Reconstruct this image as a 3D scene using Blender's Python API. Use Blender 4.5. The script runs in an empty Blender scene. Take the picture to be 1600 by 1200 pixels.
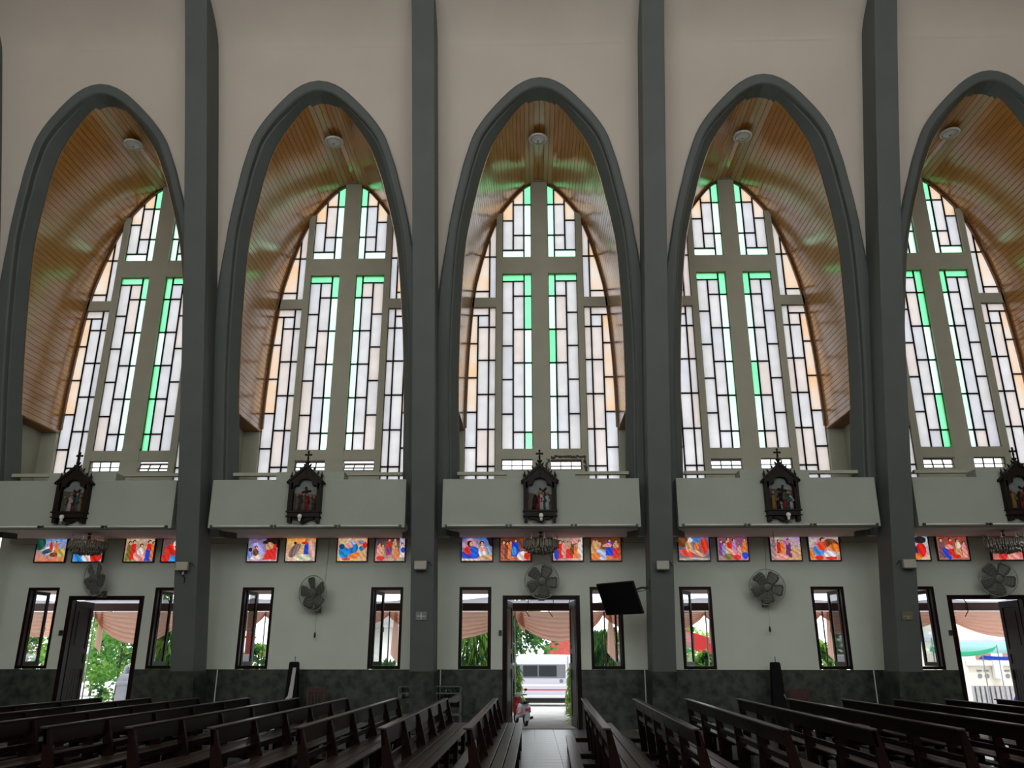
import bpy, bmesh, math, random
import numpy as np
from mathutils import Vector, Matrix, noise
random.seed(7)
PI = math.pi
scene = bpy.context.scene
COL = scene.collection

# ------------------------------------------------------------------ camera
cam_d = bpy.data.cameras.new('camera')
cam_d.sensor_fit = 'HORIZONTAL'
cam_d.sensor_width = 36.0
cam_d.lens = 1267.44 / 1600 * 36.0
cam_d.clip_end = 300
cam = bpy.data.objects.new('camera', cam_d)
COL.objects.link(cam)
yaw, pitch, roll = -0.02359, 0.32424, 0.00059
fw = Vector((math.sin(yaw) * math.cos(pitch), math.cos(yaw) * math.cos(pitch), math.sin(pitch)))
rt = Vector((math.cos(yaw), -math.sin(yaw), 0))
up = rt.cross(fw)
r2 = rt * math.cos(roll) + up * math.sin(roll)
u2 = up * math.cos(roll) - rt * math.sin(roll)
M = Matrix((r2, u2, -fw)).transposed().to_4x4()
M.translation = Vector((-0.2616, -19.064, 1.498))
cam.matrix_world = M
scene.camera = cam

# ------------------------------------------------------------------ sky, daylight, exposure
world = bpy.data.worlds.new('sky')
scene.world = world
world.use_nodes = True
bg = world.node_tree.nodes['Background']
bg.inputs[0].default_value = (0.90, 0.95, 1.0, 1)
bg.inputs[1].default_value = 2.7
scene.view_settings.view_transform = 'Standard'
scene.view_settings.look = 'None'
scene.view_settings.exposure = 0.0
scene.view_settings.gamma = 1.0
scene.view_settings.use_curve_mapping = False
scene.cycles.max_bounces = 8
scene.cycles.diffuse_bounces = 4
scene.cycles.transparent_max_bounces = 12
scene.cycles.sample_clamp_indirect = 4.0
# daylight entering through the tall windows of the opposite (unseen) aisle wall, one per bay
for k in range(-2, 3):
    ld = bpy.data.lights.new('opposite_window_daylight', 'AREA')
    ld.shape = 'RECTANGLE'
    ld.size, ld.size_y = 3.4, 7.0
    ld.energy = 142
    ld.color = (1.0, 0.965, 0.90)
    lo = bpy.data.objects.new('opposite_window_daylight', ld)
    COL.objects.link(lo)
    lo.location = (5.0 * k, -22.9, 9.4)
    lo.rotation_euler = (PI / 2, 0, 0)          # shines into the nave, towards +Y
sun_d = bpy.data.lights.new('sun', 'SUN')
sun_d.energy = 1.6
sun_d.angle = 0.25
sun = bpy.data.objects.new('sun', sun_d)
COL.objects.link(sun)
sun.rotation_euler = (math.radians(28), math.radians(12), 0)


# ------------------------------------------------------------------ materials
MATS = {}
def mat(name, color, rough=0.6, spec=0.3, metal=0.0, var=0.0, vscale=6.0, bump=0.0, bscale=40.0, coat=0.0, emit=0.0, col2=None, stretch=None):
    m = bpy.data.materials.new(name)
    m.use_nodes = True
    nt = m.node_tree
    b = nt.nodes['Principled BSDF']
    b.inputs['Base Color'].default_value = (*color, 1)
    b.inputs['Roughness'].default_value = rough
    b.inputs['Specular IOR Level'].default_value = spec
    b.inputs['Metallic'].default_value = metal
    if coat:
        b.inputs['Coat Weight'].default_value = coat
        b.inputs['Coat Roughness'].default_value = 0.19
        b.inputs['Coat IOR'].default_value = 1.7
    if emit:
        b.inputs['Emission Color'].default_value = (*color, 1)
        b.inputs['Emission Strength'].default_value = emit
    if var or bump:
        tc = nt.nodes.new('ShaderNodeTexCoord')
        src = tc.outputs['Object']
        if stretch:
            mp = nt.nodes.new('ShaderNodeMapping')
            mp.inputs['Scale'].default_value = stretch
            nt.links.new(src, mp.inputs['Vector'])
            src = mp.outputs['Vector']
    if var:
        nz = nt.nodes.new('ShaderNodeTexNoise')
        nz.inputs['Scale'].default_value = vscale
        nz.inputs['Detail'].default_value = 5
        nt.links.new(src, nz.inputs['Vector'])
        rp = nt.nodes.new('ShaderNodeMix')
        rp.data_type = 'RGBA'
        c2 = col2 or tuple(c * (1 - var) for c in color)
        rp.inputs['A'].default_value = (*color, 1)
        rp.inputs['B'].default_value = (*c2, 1)
        mr = nt.nodes.new('ShaderNodeMapRange')
        mr.inputs['From Min'].default_value = 0.35
        mr.inputs['From Max'].default_value = 0.68
        nt.links.new(nz.outputs['Fac'], mr.inputs['Value'])
        nt.links.new(mr.outputs['Result'], rp.inputs['Factor'])
        nt.links.new(rp.outputs['Result'], b.inputs['Base Color'])
    if bump:
        n2 = nt.nodes.new('ShaderNodeTexNoise')
        n2.inputs['Scale'].default_value = bscale
        n2.inputs['Detail'].default_value = 3
        nt.links.new(src, n2.inputs['Vector'])
        bp = nt.nodes.new('ShaderNodeBump')
        bp.inputs['Strength'].default_value = bump
        bp.inputs['Distance'].default_value = 0.02
        nt.links.new(n2.outputs['Fac'], bp.inputs['Height'])
        nt.links.new(bp.outputs['Normal'], b.inputs['Normal'])
    MATS[name] = m
    return m

def pane_mat(name, color, gloss=0.06, var=0.08, vscale=3.0, col2=None, clear=None):
    """cast translucent glass: daylight diffuses through it"""
    m = bpy.data.materials.new(name)
    m.use_nodes = True
    nt = m.node_tree
    nt.nodes.remove(nt.nodes['Principled BSDF'])
    out = nt.nodes['Material Output']
    tr = nt.nodes.new('ShaderNodeBsdfTranslucent')
    gl = nt.nodes.new('ShaderNodeBsdfGlossy')
    gl.inputs['Roughness'].default_value = 0.12
    mx = nt.nodes.new('ShaderNodeMixShader')
    mx.inputs[0].default_value = gloss
    if clear:
        tp = nt.nodes.new('ShaderNodeBsdfTransparent')
        tp.inputs['Color'].default_value = (*clear, 1)
        m2 = nt.nodes.new('ShaderNodeMixShader')
        m2.inputs[0].default_value = 0.5
        nt.links.new(tr.outputs[0], m2.inputs[1])
        nt.links.new(tp.outputs[0], m2.inputs[2])
        nt.links.new(m2.outputs[0], mx.inputs[1])
    else:
        nt.links.new(tr.outputs[0], mx.inputs[1])
    nt.links.new(gl.outputs[0], mx.inputs[2])
    nt.links.new(mx.outputs[0], out.inputs['Surface'])
    tc = nt.nodes.new('ShaderNodeTexCoord')
    nz = nt.nodes.new('ShaderNodeTexNoise')
    nz.inputs['Scale'].default_value = vscale
    nt.links.new(tc.outputs['Object'], nz.inputs['Vector'])
    rp = nt.nodes.new('ShaderNodeMix')
    rp.data_type = 'RGBA'
    rp.inputs['A'].default_value = (*color, 1)
    c2 = col2 or tuple(c * (1 - var) for c in color)
    rp.inputs['B'].default_value = (*c2, 1)
    mr = nt.nodes.new('ShaderNodeMapRange')
    mr.inputs['From Min'].default_value = 0.35
    mr.inputs['From Max'].default_value = 0.65
    nt.links.new(nz.outputs['Fac'], mr.inputs['Value'])
    nt.links.new(mr.outputs['Result'], rp.inputs['Factor'])
    nt.links.new(rp.outputs['Result'], tr.inputs['Color'])
    MATS[name] = m
    return m

def clear_mat(name, tint=(0.95, 0.97, 0.97), gloss=0.08):
    m = bpy.data.materials.new(name)
    m.use_nodes = True
    nt = m.node_tree
    nt.nodes.remove(nt.nodes['Principled BSDF'])
    out = nt.nodes['Material Output']
    tr = nt.nodes.new('ShaderNodeBsdfTransparent')
    tr.inputs['Color'].default_value = (*tint, 1)
    gl = nt.nodes.new('ShaderNodeBsdfGlossy')
    gl.inputs['Roughness'].default_value = 0.03
    mx = nt.nodes.new('ShaderNodeMixShader')
    mx.inputs[0].default_value = gloss
    nt.links.new(tr.outputs[0], mx.inputs[1])
    nt.links.new(gl.outputs[0], mx.inputs[2])
    nt.links.new(mx.outputs[0], out.inputs['Surface'])
    MATS[name] = m
    return m

def thin_mat(name, color, trans=0.5):
    """thin leaf or cloth: part of the light shines through"""
    m = mat(name, color, rough=0.6, spec=0.2)
    nt = m.node_tree
    b = nt.nodes['Principled BSDF']
    out = nt.nodes['Material Output']
    tr = nt.nodes.new('ShaderNodeBsdfTranslucent')
    tr.inputs['Color'].default_value = (*color, 1)
    mx = nt.nodes.new('ShaderNodeMixShader')
    mx.inputs[0].default_value = trans
    nt.links.new(b.outputs[0], mx.inputs[1])
    nt.links.new(tr.outputs[0], mx.inputs[2])
    nt.links.new(mx.outputs[0], out.inputs['Surface'])
    return m

def attr_mat(name, strength):
    """printed backlit film: colours from the mesh colour attribute"""
    m = bpy.data.materials.new(name)
    m.use_nodes = True
    nt = m.node_tree
    b = nt.nodes['Principled BSDF']
    at = nt.nodes.new('ShaderNodeAttribute')
    at.attribute_name = 'print'
    nt.links.new(at.outputs['Color'], b.inputs['Base Color'])
    b.inputs['Roughness'].default_value = 0.4
    if strength:
        nt.links.new(at.outputs['Color'], b.inputs['Emission Color'])
        b.inputs['Emission Strength'].default_value = strength
    MATS[name] = m
    return m

mat('upper_paint', (0.575, 0.515, 0.445), 0.8, 0.15, var=0.06, vscale=0.8, bump=0.15, bscale=9)
mat('lower_paint_green_lit', (0.575, 0.625, 0.545), 0.8, 0.15, var=0.06, vscale=1.2, bump=0.1, bscale=14)  # white wall; the greenish light falling on it is mixed into the colour
mat('parapet_paint_dimmed', (0.355, 0.39, 0.335), 0.8, 0.15, var=0.06, vscale=1.2, bump=0.1, bscale=14)  # parapet white, its colour darkened to make up for too much light there
mat('frame_paint', (0.41, 0.415, 0.33), 0.8, 0.15, var=0.08, vscale=2.0)
mat('pillar_paint', (0.098, 0.113, 0.106), 0.55, 0.3, var=0.10, vscale=1.5)
mat('soffit_paint', (0.86, 0.78, 0.74), 0.85, 0.1, var=0.1, vscale=1.0)
mat('plaster_break', (0.10, 0.085, 0.075), 0.95, 0.1, var=0.5, vscale=20, bump=0.6, bscale=50)
mat('green_marble', (0.014, 0.020, 0.016), 0.35, 0.35, var=0.6, vscale=5.0, col2=(0.058, 0.070, 0.056))
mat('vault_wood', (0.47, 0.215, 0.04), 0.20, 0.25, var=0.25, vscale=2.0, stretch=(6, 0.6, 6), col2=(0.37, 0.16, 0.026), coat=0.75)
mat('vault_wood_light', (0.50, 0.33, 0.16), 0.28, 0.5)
mat('vault_wood_dark', (0.10, 0.045, 0.015), 0.6, 0.2)
mat('foot_wood', (0.22, 0.11, 0.035), 0.55, 0.15)
mat('arch_wood', (0.11, 0.042, 0.012), 0.3, 0.5)
mat('dark_wood', (0.012, 0.005, 0.004), 0.34, 0.10, var=0.4, vscale=5, stretch=(8, 8, 0.8))
mat('door_wood', (0.013, 0.006, 0.005), 0.38, 0.08, var=0.4, vscale=5, stretch=(8, 8, 0.8))
mat('pew_wood', (0.010, 0.0038, 0.003), 0.34, 0.08, var=0.45, vscale=4, stretch=(8, 0.7, 8))
mat('pew_worn', (0.026, 0.014, 0.011), 0.30, 0.30, var=0.5, vscale=3, stretch=(6, 0.9, 6), col2=(0.018, 0.008, 0.006))
mat('carved_wood', (0.014, 0.0085, 0.006), 0.5, 0.15, var=0.4, vscale=20)
mat('lead', (0.12, 0.085, 0.055), 0.6, 0.3)
mat('tile_white', (0.16, 0.16, 0.185), 0.30, 0.4, var=0.08, vscale=3)
mat('tile_joint', (0.18, 0.18, 0.18), 0.8, 0.1)
mat('floor_terrazzo', (0.15, 0.145, 0.135), 0.2, 0.45, var=0.2, vscale=12)
mat('black_plastic', (0.010, 0.010, 0.011), 0.4, 0.4)
mat('screen_black', (0.004, 0.004, 0.005), 0.18, 0.5)
mat('metal_grey', (0.30, 0.30, 0.30), 0.35, 0.5, metal=0.8)
mat('metal_dark', (0.03, 0.03, 0.03), 0.4, 0.5, metal=0.5)
mat('fan_plastic', (0.10, 0.105, 0.095), 0.45, 0.4)
mat('fan_blade', (0.075, 0.082, 0.07), 0.45, 0.4)
mat('fan_wire', (0.28, 0.29, 0.27), 0.5, 0.3)
mat('cream_plastic', (0.36, 0.35, 0.29), 0.5, 0.4)
mat('white_plastic', (0.62, 0.63, 0.60), 0.4, 0.4)
mat('bulb_glass', (0.75, 0.75, 0.72), 0.15, 0.5)
mat('crystal', (0.20, 0.185, 0.15), 0.10, 0.7)
mat('bronze', (0.10, 0.07, 0.04), 0.35, 0.5, metal=0.7)
mat('plaque_grey', (0.24, 0.25, 0.24), 0.5, 0.3, var=0.3, vscale=30)
mat('plaque_yellow', (0.16, 0.16, 0.11), 0.5, 0.3, var=0.3, vscale=30)
mat('cloth_black', (0.008, 0.008, 0.009), 0.85, 0.1)
mat('cloth_white', (0.45, 0.45, 0.46), 0.85, 0.1)
mat('chair_red', (0.045, 0.012, 0.009), 0.4, 0.4)
mat('station_sky', (0.20, 0.22, 0.21), 0.7, 0.2, var=0.25, vscale=5)
mat('station_ground', (0.10, 0.085, 0.065), 0.8, 0.2, var=0.4, vscale=12)
for nm, c in dict(red=(0.28, 0.02, 0.02), teal=(0.03, 0.12, 0.13), white=(0.55, 0.53, 0.50), ochre=(0.30, 0.20, 0.06), grey=(0.14, 0.14, 0.13),
                  brown=(0.08, 0.045, 0.025), green=(0.05, 0.12, 0.07), skin=(0.42, 0.26, 0.18), dark=(0.02, 0.016, 0.014), blue=(0.05, 0.09, 0.22)).items():
    mat('relief_' + nm, tuple(v * 0.5 for v in c), 0.7, 0.15)
pane_mat('glass_white', (0.735, 0.72, 0.715), var=0.07)
pane_mat('glass_pearl', (0.71, 0.705, 0.715), var=0.06)
pane_mat('glass_rose', (0.75, 0.70, 0.67), var=0.06)
pane_mat('glass_amber', (0.765, 0.71, 0.66), col2=(0.80, 0.64, 0.49), vscale=1.6)
pane_mat('glass_green', (0.30, 0.92, 0.48), col2=(0.50, 0.96, 0.62), vscale=0.8, clear=(0.50, 0.96, 0.66))
pane_mat('glass_pale_green', (0.66, 1.0, 0.76), col2=(0.90, 1.0, 0.93), vscale=0.6, clear=(0.78, 1.0, 0.86))
clear_mat('glass_clear')
clear_mat('glass_leaf', (0.85, 0.87, 0.87), 0.16)
mat('acrylic', (0.5, 0.52, 0.5), 0.08, 0.8)
attr_mat('backlit_print', 0.75)

# ------------------------------------------------------------------ mesh helpers
class MB:
    def __init__(s):
        s.v = []; s.f = []
    def quad(s, a, b, c, d):
        n = len(s.v); s.v += [tuple(a), tuple(b), tuple(c), tuple(d)]; s.f.append((n, n + 1, n + 2, n + 3)); return s
    def poly(s, pts):
        n = len(s.v); s.v += [tuple(p) for p in pts]; s.f.append(tuple(range(n, n + len(pts)))); return s
    def box(s, x0, x1, y0, y1, z0, z1):
        n = len(s.v)
        s.v += [(x0, y0, z0), (x1, y0, z0), (x1, y1, z0), (x0, y1, z0), (x0, y0, z1), (x1, y0, z1), (x1, y1, z1), (x0, y1, z1)]
        s.f += [(n, n + 3, n + 2, n + 1), (n + 4, n + 5, n + 6, n + 7), (n, n + 1, n + 5, n + 4), (n + 1, n + 2, n + 6, n + 5), (n + 2, n + 3, n + 7, n + 6), (n + 3, n, n + 4, n + 7)]
        return s
    def loft(s, rings, close=True, cap=True):
        """rings: lists of equal length of points"""
        n = len(s.v); m = len(rings[0])
        for r in rings: s.v += [tuple(p) for p in r]
        for i in range(len(rings) - 1):
            for j in range(m if close else m - 1):
                a = n + i * m + j; b = n + i * m + (j + 1) % m
                s.f.append((a, b, b + m, a + m))
        if cap and close:
            s.f.append(tuple(range(n + m - 1, n - 1, -1)))
            s.f.append(tuple(range(n + (len(rings) - 1) * m, n + len(rings) * m)))
        return s
    def tube(s, pts, r, seg=6, taper=None, cap=True):
        pts = [Vector(p) for p in pts]
        rings = []
        for i, p in enumerate(pts):
            d = (pts[min(i + 1, len(pts) - 1)] - pts[max(i - 1, 0)])
            d = d.normalized() if d.length > 1e-9 else Vector((0, 0, 1))
            a = d.orthogonal().normalized() if i == 0 else (prev - d * prev.dot(d)).normalized()
            prev = a
            b = d.cross(a)
            rr = r if taper is None else taper[i]
            rings.append([p + a * rr * math.cos(2 * PI * j / seg) + b * rr * math.sin(2 * PI * j / seg) for j in range(seg)])
        return s.loft(rings, True, cap)
    def lathe(s, prof, cx=0, cy=0, cz=0, seg=16, axis='z', cap=True):
        rings = []
        for r, h in prof:
            ring = []
            for j in range(seg):
                a = 2 * PI * j / seg
                if axis == 'z': ring.append((cx + r * math.cos(a), cy + r * math.sin(a), cz + h))
                elif axis == 'y': ring.append((cx + r * math.cos(a), cy + h, cz + r * math.sin(a)))
                else: ring.append((cx + h, cy + r * math.cos(a), cz + r * math.sin(a)))
            rings.append(ring)
        return s.loft(rings, True, cap)
    def prism(s, pts, y0, y1):
        """(x,z) outline extruded along y"""
        n = len(s.v); m = len(pts)
        s.v += [(x, y0, z) for x, z in pts] + [(x, y1, z) for x, z in pts]
        s.f.append(tuple(range(n, n + m))); s.f.append(tuple(range(n + 2 * m - 1, n + m - 1, -1)))
        for j in range(m):
            k = (j + 1) % m
            s.f.append((n + j, n + m + j, n + m + k, n + k))
        return s
    def ball(s, c, r, seg=8, rings=6, sc=(1, 1, 1)):
        prof = []
        pts = []
        for i in range(rings + 1):
            t = PI * i / rings
            rr = max(math.sin(t), 0.02) * r
            pts.append([(c[0] + sc[0] * rr * math.cos(2 * PI * j / seg), c[1] + sc[1] * rr * math.sin(2 * PI * j / seg), c[2] - sc[2] * r * math.cos(t)) for j in range(seg)])
        return s.loft(pts)
    def torus(s, c, R, r, seg=32, sub=6, axis='y'):
        n = len(s.v)
        for i in range(seg):
            a = 2 * PI * i / seg
            for j in range(sub):
                b = 2 * PI * j / sub
                q = R + r * math.cos(b); h = r * math.sin(b)
                if axis == 'y': s.v.append((c[0] + q * math.cos(a), c[1] + h, c[2] + q * math.sin(a)))
                elif axis == 'z': s.v.append((c[0] + q * math.cos(a), c[1] + q * math.sin(a), c[2] + h))
                else: s.v.append((c[0] + h, c[1] + q * math.cos(a), c[2] + q * math.sin(a)))
        for i in range(seg):
            for j in range(sub):
                a = n + i * sub + j; b = n + i * sub + (j + 1) % sub
                c2 = n + ((i + 1) % seg) * sub + (j + 1) % sub; d = n + ((i + 1) % seg) * sub + j
                s.f.append((a, b, c2, d))
        return s
    def mesh(s, name, m, smooth=False):
        me = bpy.data.meshes.new(name)
        me.from_pydata(s.v, [], s.f)
        me.materials.append(MATS[m])
        if smooth:
            for p in me.polygons: p.use_smooth = True
        bm = bmesh.new(); bm.from_mesh(me)
        bmesh.ops.recalc_face_normals(bm, faces=bm.faces)
        bm.to_mesh(me); bm.free()
        me.update()
        return me
    def build(s, name, m, parent=None, smooth=False, bevel=0.0, weld=False):
        me = s.mesh(name, m, smooth)
        if weld:
            bm = bmesh.new(); bm.from_mesh(me); bmesh.ops.remove_doubles(bm, verts=bm.verts, dist=1e-4)
            bmesh.ops.dissolve_degenerate(bm, edges=bm.edges, dist=1e-5)
            bmesh.ops.recalc_face_normals(bm, faces=bm.faces); bm.to_mesh(me); bm.free()
        o = bpy.data.objects.new(name, me)
        COL.objects.link(o)
        if parent is not None: o.parent = parent
        if bevel:
            b = o.modifiers.new('bevel', 'BEVEL'); b.width = bevel; b.segments = 2; b.limit_method = 'ANGLE'
        return o

def link(name, me, parent=None, loc=None, rot=None):
    o = bpy.data.objects.new(name, me); COL.objects.link(o)
    if parent is not None: o.parent = parent
    if loc is not None: o.location = loc
    if rot is not None: o.rotation_euler = rot
    return o
def tag(o, label, cat, group=None, kind=None):
    o['label'] = label; o['category'] = cat
    if group: o['group'] = group
    if kind: o['kind'] = kind
    return o
def empty(name, loc=(0, 0, 0), rot=(0, 0, 0)):
    o = bpy.data.objects.new(name, None); COL.objects.link(o)
    o.location = loc; o.rotation_euler = rot; o.empty_display_size = 0.2
    return o
def children_of(o): return [c for c in COL.objects if c.parent == o]
def copy_tree(o, parent=None):
    c = o.copy(); COL.objects.link(c)
    if parent is not None: c.parent = parent
    for ch in list(o.children): copy_tree(ch, c)
    return c
ORD = ['first', 'second', 'third', 'fourth', 'fifth', 'sixth', 'seventh', 'eighth', 'ninth', 'tenth']
BAY = {-2: 'far-left', -1: 'left-hand', 0: 'middle', 1: 'right-hand', 2: 'far-right'}

# ------------------------------------------------------------------ the shape of the place
def YP(z): return -0.00476625 * z * z - 0.18588181 * z - 1.11876764      # front of the leaning pillars
PD = 0.72                                                                # pillar depth
def YW(z): return YP(z) + PD                                             # leaning white wall
PROF = [(1.86, 4.0), (1.86, 5.75), (1.873, 6.75), (1.87, 7.5), (1.85, 8.25), (1.828, 8.8), (1.762, 9.8), (1.70, 10.4), (1.672, 10.6), (1.54, 11.2),
        (1.465, 11.48), (1.385, 11.8), (1.305, 12.05), (1.14, 12.5), (0.96, 12.82), (0.81, 13.03), (0.64, 13.25), (0.45, 13.46), (0.27, 13.59), (0.12, 13.65), (0.0, 13.665)]
def catmull(P, n=6):
    out = []
    for i in range(len(P) - 1):
        p0 = Vector(P[max(i - 1, 0)]); p1 = Vector(P[i]); p2 = Vector(P[i + 1]); p3 = Vector(P[min(i + 2, len(P) - 1)])
        for j in range(n):
            t = j / n
            out.append(0.5 * ((2 * p1) + (-p0 + p2) * t + (2 * p0 - 5 * p1 + 4 * p2 - p3) * t * t + (-p0 + 3 * p1 - 3 * p2 + p3) * t ** 3))
    out.append(Vector(P[-1])); return out
HALF = catmull([(u, z) for u, z in PROF])
def resample(P, n):
    d = [0]
    for a, b in zip(P, P[1:]): d.append(d[-1] + (b - a).length)
    out = []; k = 0
    for i in range(n + 1):
        t = d[-1] * i / n
        while k < len(P) - 2 and d[k + 1] < t: k += 1
        f = (t - d[k]) / max(d[k + 1] - d[k], 1e-9)
        out.append(P[k].lerp(P[k + 1], min(max(f, 0), 1)))
    return out
HALF = resample(HALF, 70)
def half_normals(P):
    N = []
    for i, p in enumerate(P):
        t = P[min(i + 1, len(P) - 1)] - P[max(i - 1, 0)]
        n = Vector((t.y, -t.x)).normalized()
        N.append(n)
    N[-1] = Vector((0, 1)); return N
HN = half_normals(HALF)
def arch(off):
    """whole arch outline (u,z), right foot to left foot, offset outwards; the crown band is a little thinner"""
    R = []
    for p, n in zip(HALF, HN):
        d = min(0.195 + (0.385 - off) * 0.33, off * 1.15) if off > 0 else 0.0
        o = off * (1 + 0.26 * max(0, min(1, (10.4 - p.y) / 1.2)) if off > 0.25 else 1) - d * max(0, min(1, (p.y - 12.4) / 1.265)) ** 1.3
        R.append((p.x + n.x * o, p.y + n.y * o))
    R[-1] = (0, R[-1][1])
    L = [(-u, z) for u, z in R[:-1]][::-1]
    return R + L
XO = -0.03                  # the lower wall's bays sit a touch left of the glass
def bx(k): return 5.0 * k
# ------------------------------------------------------------------ floor, ceiling, walls
XE = 13.4
fl = MB().box(-XE, XE, -23.2, 0.22, -0.30, -0.012).build('floor', 'floor_terrazzo')
tag(fl, 'pale terrazzo church floor with a tiled cross aisle to the middle door', 'floor', kind='structure')
TS = 0.40
tile_me = MB().box(0.004, TS - 0.004, 0.004, TS - 0.004, -0.012, 0.0).mesh('tile', 'tile_white')
for i in range(4):
    for j in range(30):
        link('tile', tile_me, fl, (-0.62 + i * TS, 0.22 - (j + 1) * TS, 0.0))
# leaning wall above the arcade, bent over into the sloping ceiling
wl = MB()
ZT = 14.60
ring_out = arch(0.30)[:len(HALF)]
zr = [p[1] for p in ring_out]; ur = [p[0] for p in ring_out]
def u_in(z):
    if z >= max(zr): return 0.0
    for i in range(len(zr) - 1):
        a, b = zr[i], zr[i + 1]
        if a <= z <= b and b > a: return ur[i] + (ur[i + 1] - ur[i]) * (z - a) / (b - a)
    return ur[0]
rows = [9.2 + 0.25 * i for i in range(10)] + [11.7 + 0.06 * i for i in range(0, 36)]
rows = sorted(set(round(r, 3) for r in rows if r < max(zr) - 0.01)) + [max(zr)]
for k in range(-2, 3):
    for s in (-1, 1):
        for a, b in zip(rows, rows[1:]):
            ua, ub = u_in(a), u_in(b)
            wl.quad((bx(k) + s * ua, YW(a) + 0.11, a), (bx(k) + s * 2.5, YW(a) + 0.11, a), (bx(k) + s * 2.5, YW(b) + 0.11, b), (bx(k) + s * ub, YW(b) + 0.11, b))
    top = [max(zr), 14.2, ZT, ZT + 0.3]
    for a, b in zip(top, top[1:]):
        wl.quad((bx(k) - 2.5, YW(a) + 0.11, a), (bx(k) + 2.5, YW(a) + 0.11, a), (bx(k) + 2.5, YW(b) + 0.11, b), (bx(k) - 2.5, YW(b) + 0.11, b))
wo = wl.build('wall_arcade', 'upper_paint', weld=True)
sm = wo.modifiers.new('thick', 'SOLIDIFY'); sm.thickness = 0.22; sm.offset = 0; 
tag(wo, 'leaning cream wall above and between the tall arches', 'wall', kind='structure')
# ceiling: cove then slope to the ridge and down the other side
ce = MB()
yw = YW(ZT)
path = [(yw - 0.012, ZT)] + [(yw - 0.9 * t - 0.0 + 0.55 * t * (1 - t), ZT + 0.80 * t + 0.12 * t * (1 - t)) for t in [i / 12 for i in range(1, 13)]] + [(-11.2, 18.6), (-22.4 - (yw - 0.55), ZT + 0.42), (-22.4 - yw, ZT)]
path = [(a, b) for a, b in path]
for (a, b), (c, d) in zip(path, path[1:]):
    ce.quad((-XE, a, b), (XE, a, b), (XE, c, d), (-XE, c, d))
co = ce.build('ceiling', 'upper_paint', weld=True, smooth=True)
tag(co, 'cream ceiling sloping up from the top of the arcade wall', 'ceiling', kind='structure')
# end walls and the opposite wall with its tall windows (behind the camera)
we = MB().box(-XE - 0.2, -XE, -23.2, 0.25, 0, 19).build('wall_left', 'upper_paint'); tag(we, 'plain end wall closing the nave on the left', 'wall', kind='structure')
we = MB().box(XE, XE + 0.2, -23.2, 0.25, 0, 19).build('wall_right', 'upper_paint'); tag(we, 'plain end wall closing the nave on the right', 'wall', kind='structure')
ow = MB()
ow.box(-XE, XE, -23.2, -23.0, 0, 5.8).box(-XE, XE, -23.2, -23.0, 13.0, 19)
for k in range(-3, 3): ow.box(5 * k + 2.5 - (0.8 if k > -3 else 0) , 5 * k + 2.5 + 0.8, -23.2, -23.0, 5.8, 13.0)
owo = ow.build('wall_opposite', 'upper_paint'); tag(owo, 'opposite aisle wall with tall windows, behind the viewer', 'wall', kind='structure')

# ------------------------------------------------------------------ pillars
def pillar_rings(x0, x1, zs, grow=0.0):
    return [[(x0, YP(z) - grow, z), (x1, YP(z) - grow, z), (x1, YP(z) + PD + grow, z), (x0, YP(z) + PD + grow, z)] for z in zs]
PXO = -0.045
PIL = {-3: 'leftmost leaning grey pillar, at the picture edge', -2: 'leaning grey pillar between the far-left and left arches', -1: 'leaning grey pillar left of the middle arch',
       0: 'leaning grey pillar right of the middle arch, carrying the television', 1: 'leaning grey pillar between the right and far-right arches', 2: 'grey pillar beyond the far-right arch'}
for k in range(-3, 3):
    cx = 5 * k + 2.5 + PXO
    p = MB().loft(pillar_rings(cx - 0.245, cx + 0.245, [0.4 * i for i in range(3, 40)])).build('pillar', 'pillar_paint', bevel=0.012)
    tag(p, PIL[k], 'pillar', kind='structure')
    MB().loft(pillar_rings(cx - 0.255, cx + 0.255, [0.3 * i for i in range(0, 5)][:4] + [1.205], 0.012)).build('base_cladding', 'green_marble', p)
    MB().loft([[(cx - 0.33, YW(z) - 0.06, z), (cx + 0.40, YW(z) - 0.06, z), (cx + 0.40, YW(z) + 0.25, z), (cx - 0.33, YW(z) + 0.25, z)] for z in (4.02, 5, 6, 7, 8.25, 9.3)]).build('pilaster', 'pillar_paint', p)

# ------------------------------------------------------------------ arch rings (moulded surrounds)
def sweep_arch(k, sect, offy):
    """sect: list of (off, dy); swept along the arch"""
    mb = MB(); rings = []
    base = arch(0)
    cols = [arch(o) for o, dy in sect]
    for i in range(len(base)):
        rings.append([(bx(k) + cols[j][i][0], YW(cols[j][i][1]) + sect[j][1], cols[j][i][1]) for j in range(len(sect))])
    return mb.loft(rings, True, True)
for k in range(-2, 3):
    ring = sweep_arch(k, [(0.385, 0.10), (0.385, -0.07), (0.355, -0.095), (0.235, -0.095), (0.20, -0.07), (0.20, 0.10)], 0).build('arch_trim', 'pillar_paint', smooth=False)
    tag(ring, f'grey moulded surround of the {BAY[k]} arch', 'arch trim', 'grey arch surrounds', kind='structure')
    sweep_arch(k, [(0.21, 0.06), (0.16, 0.07), (0.02, 0.29), (0.0, 0.36), (0.06, 0.42), (0.21, 0.20)], 0).build('inner_band', 'pillar_paint', ring)

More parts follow.
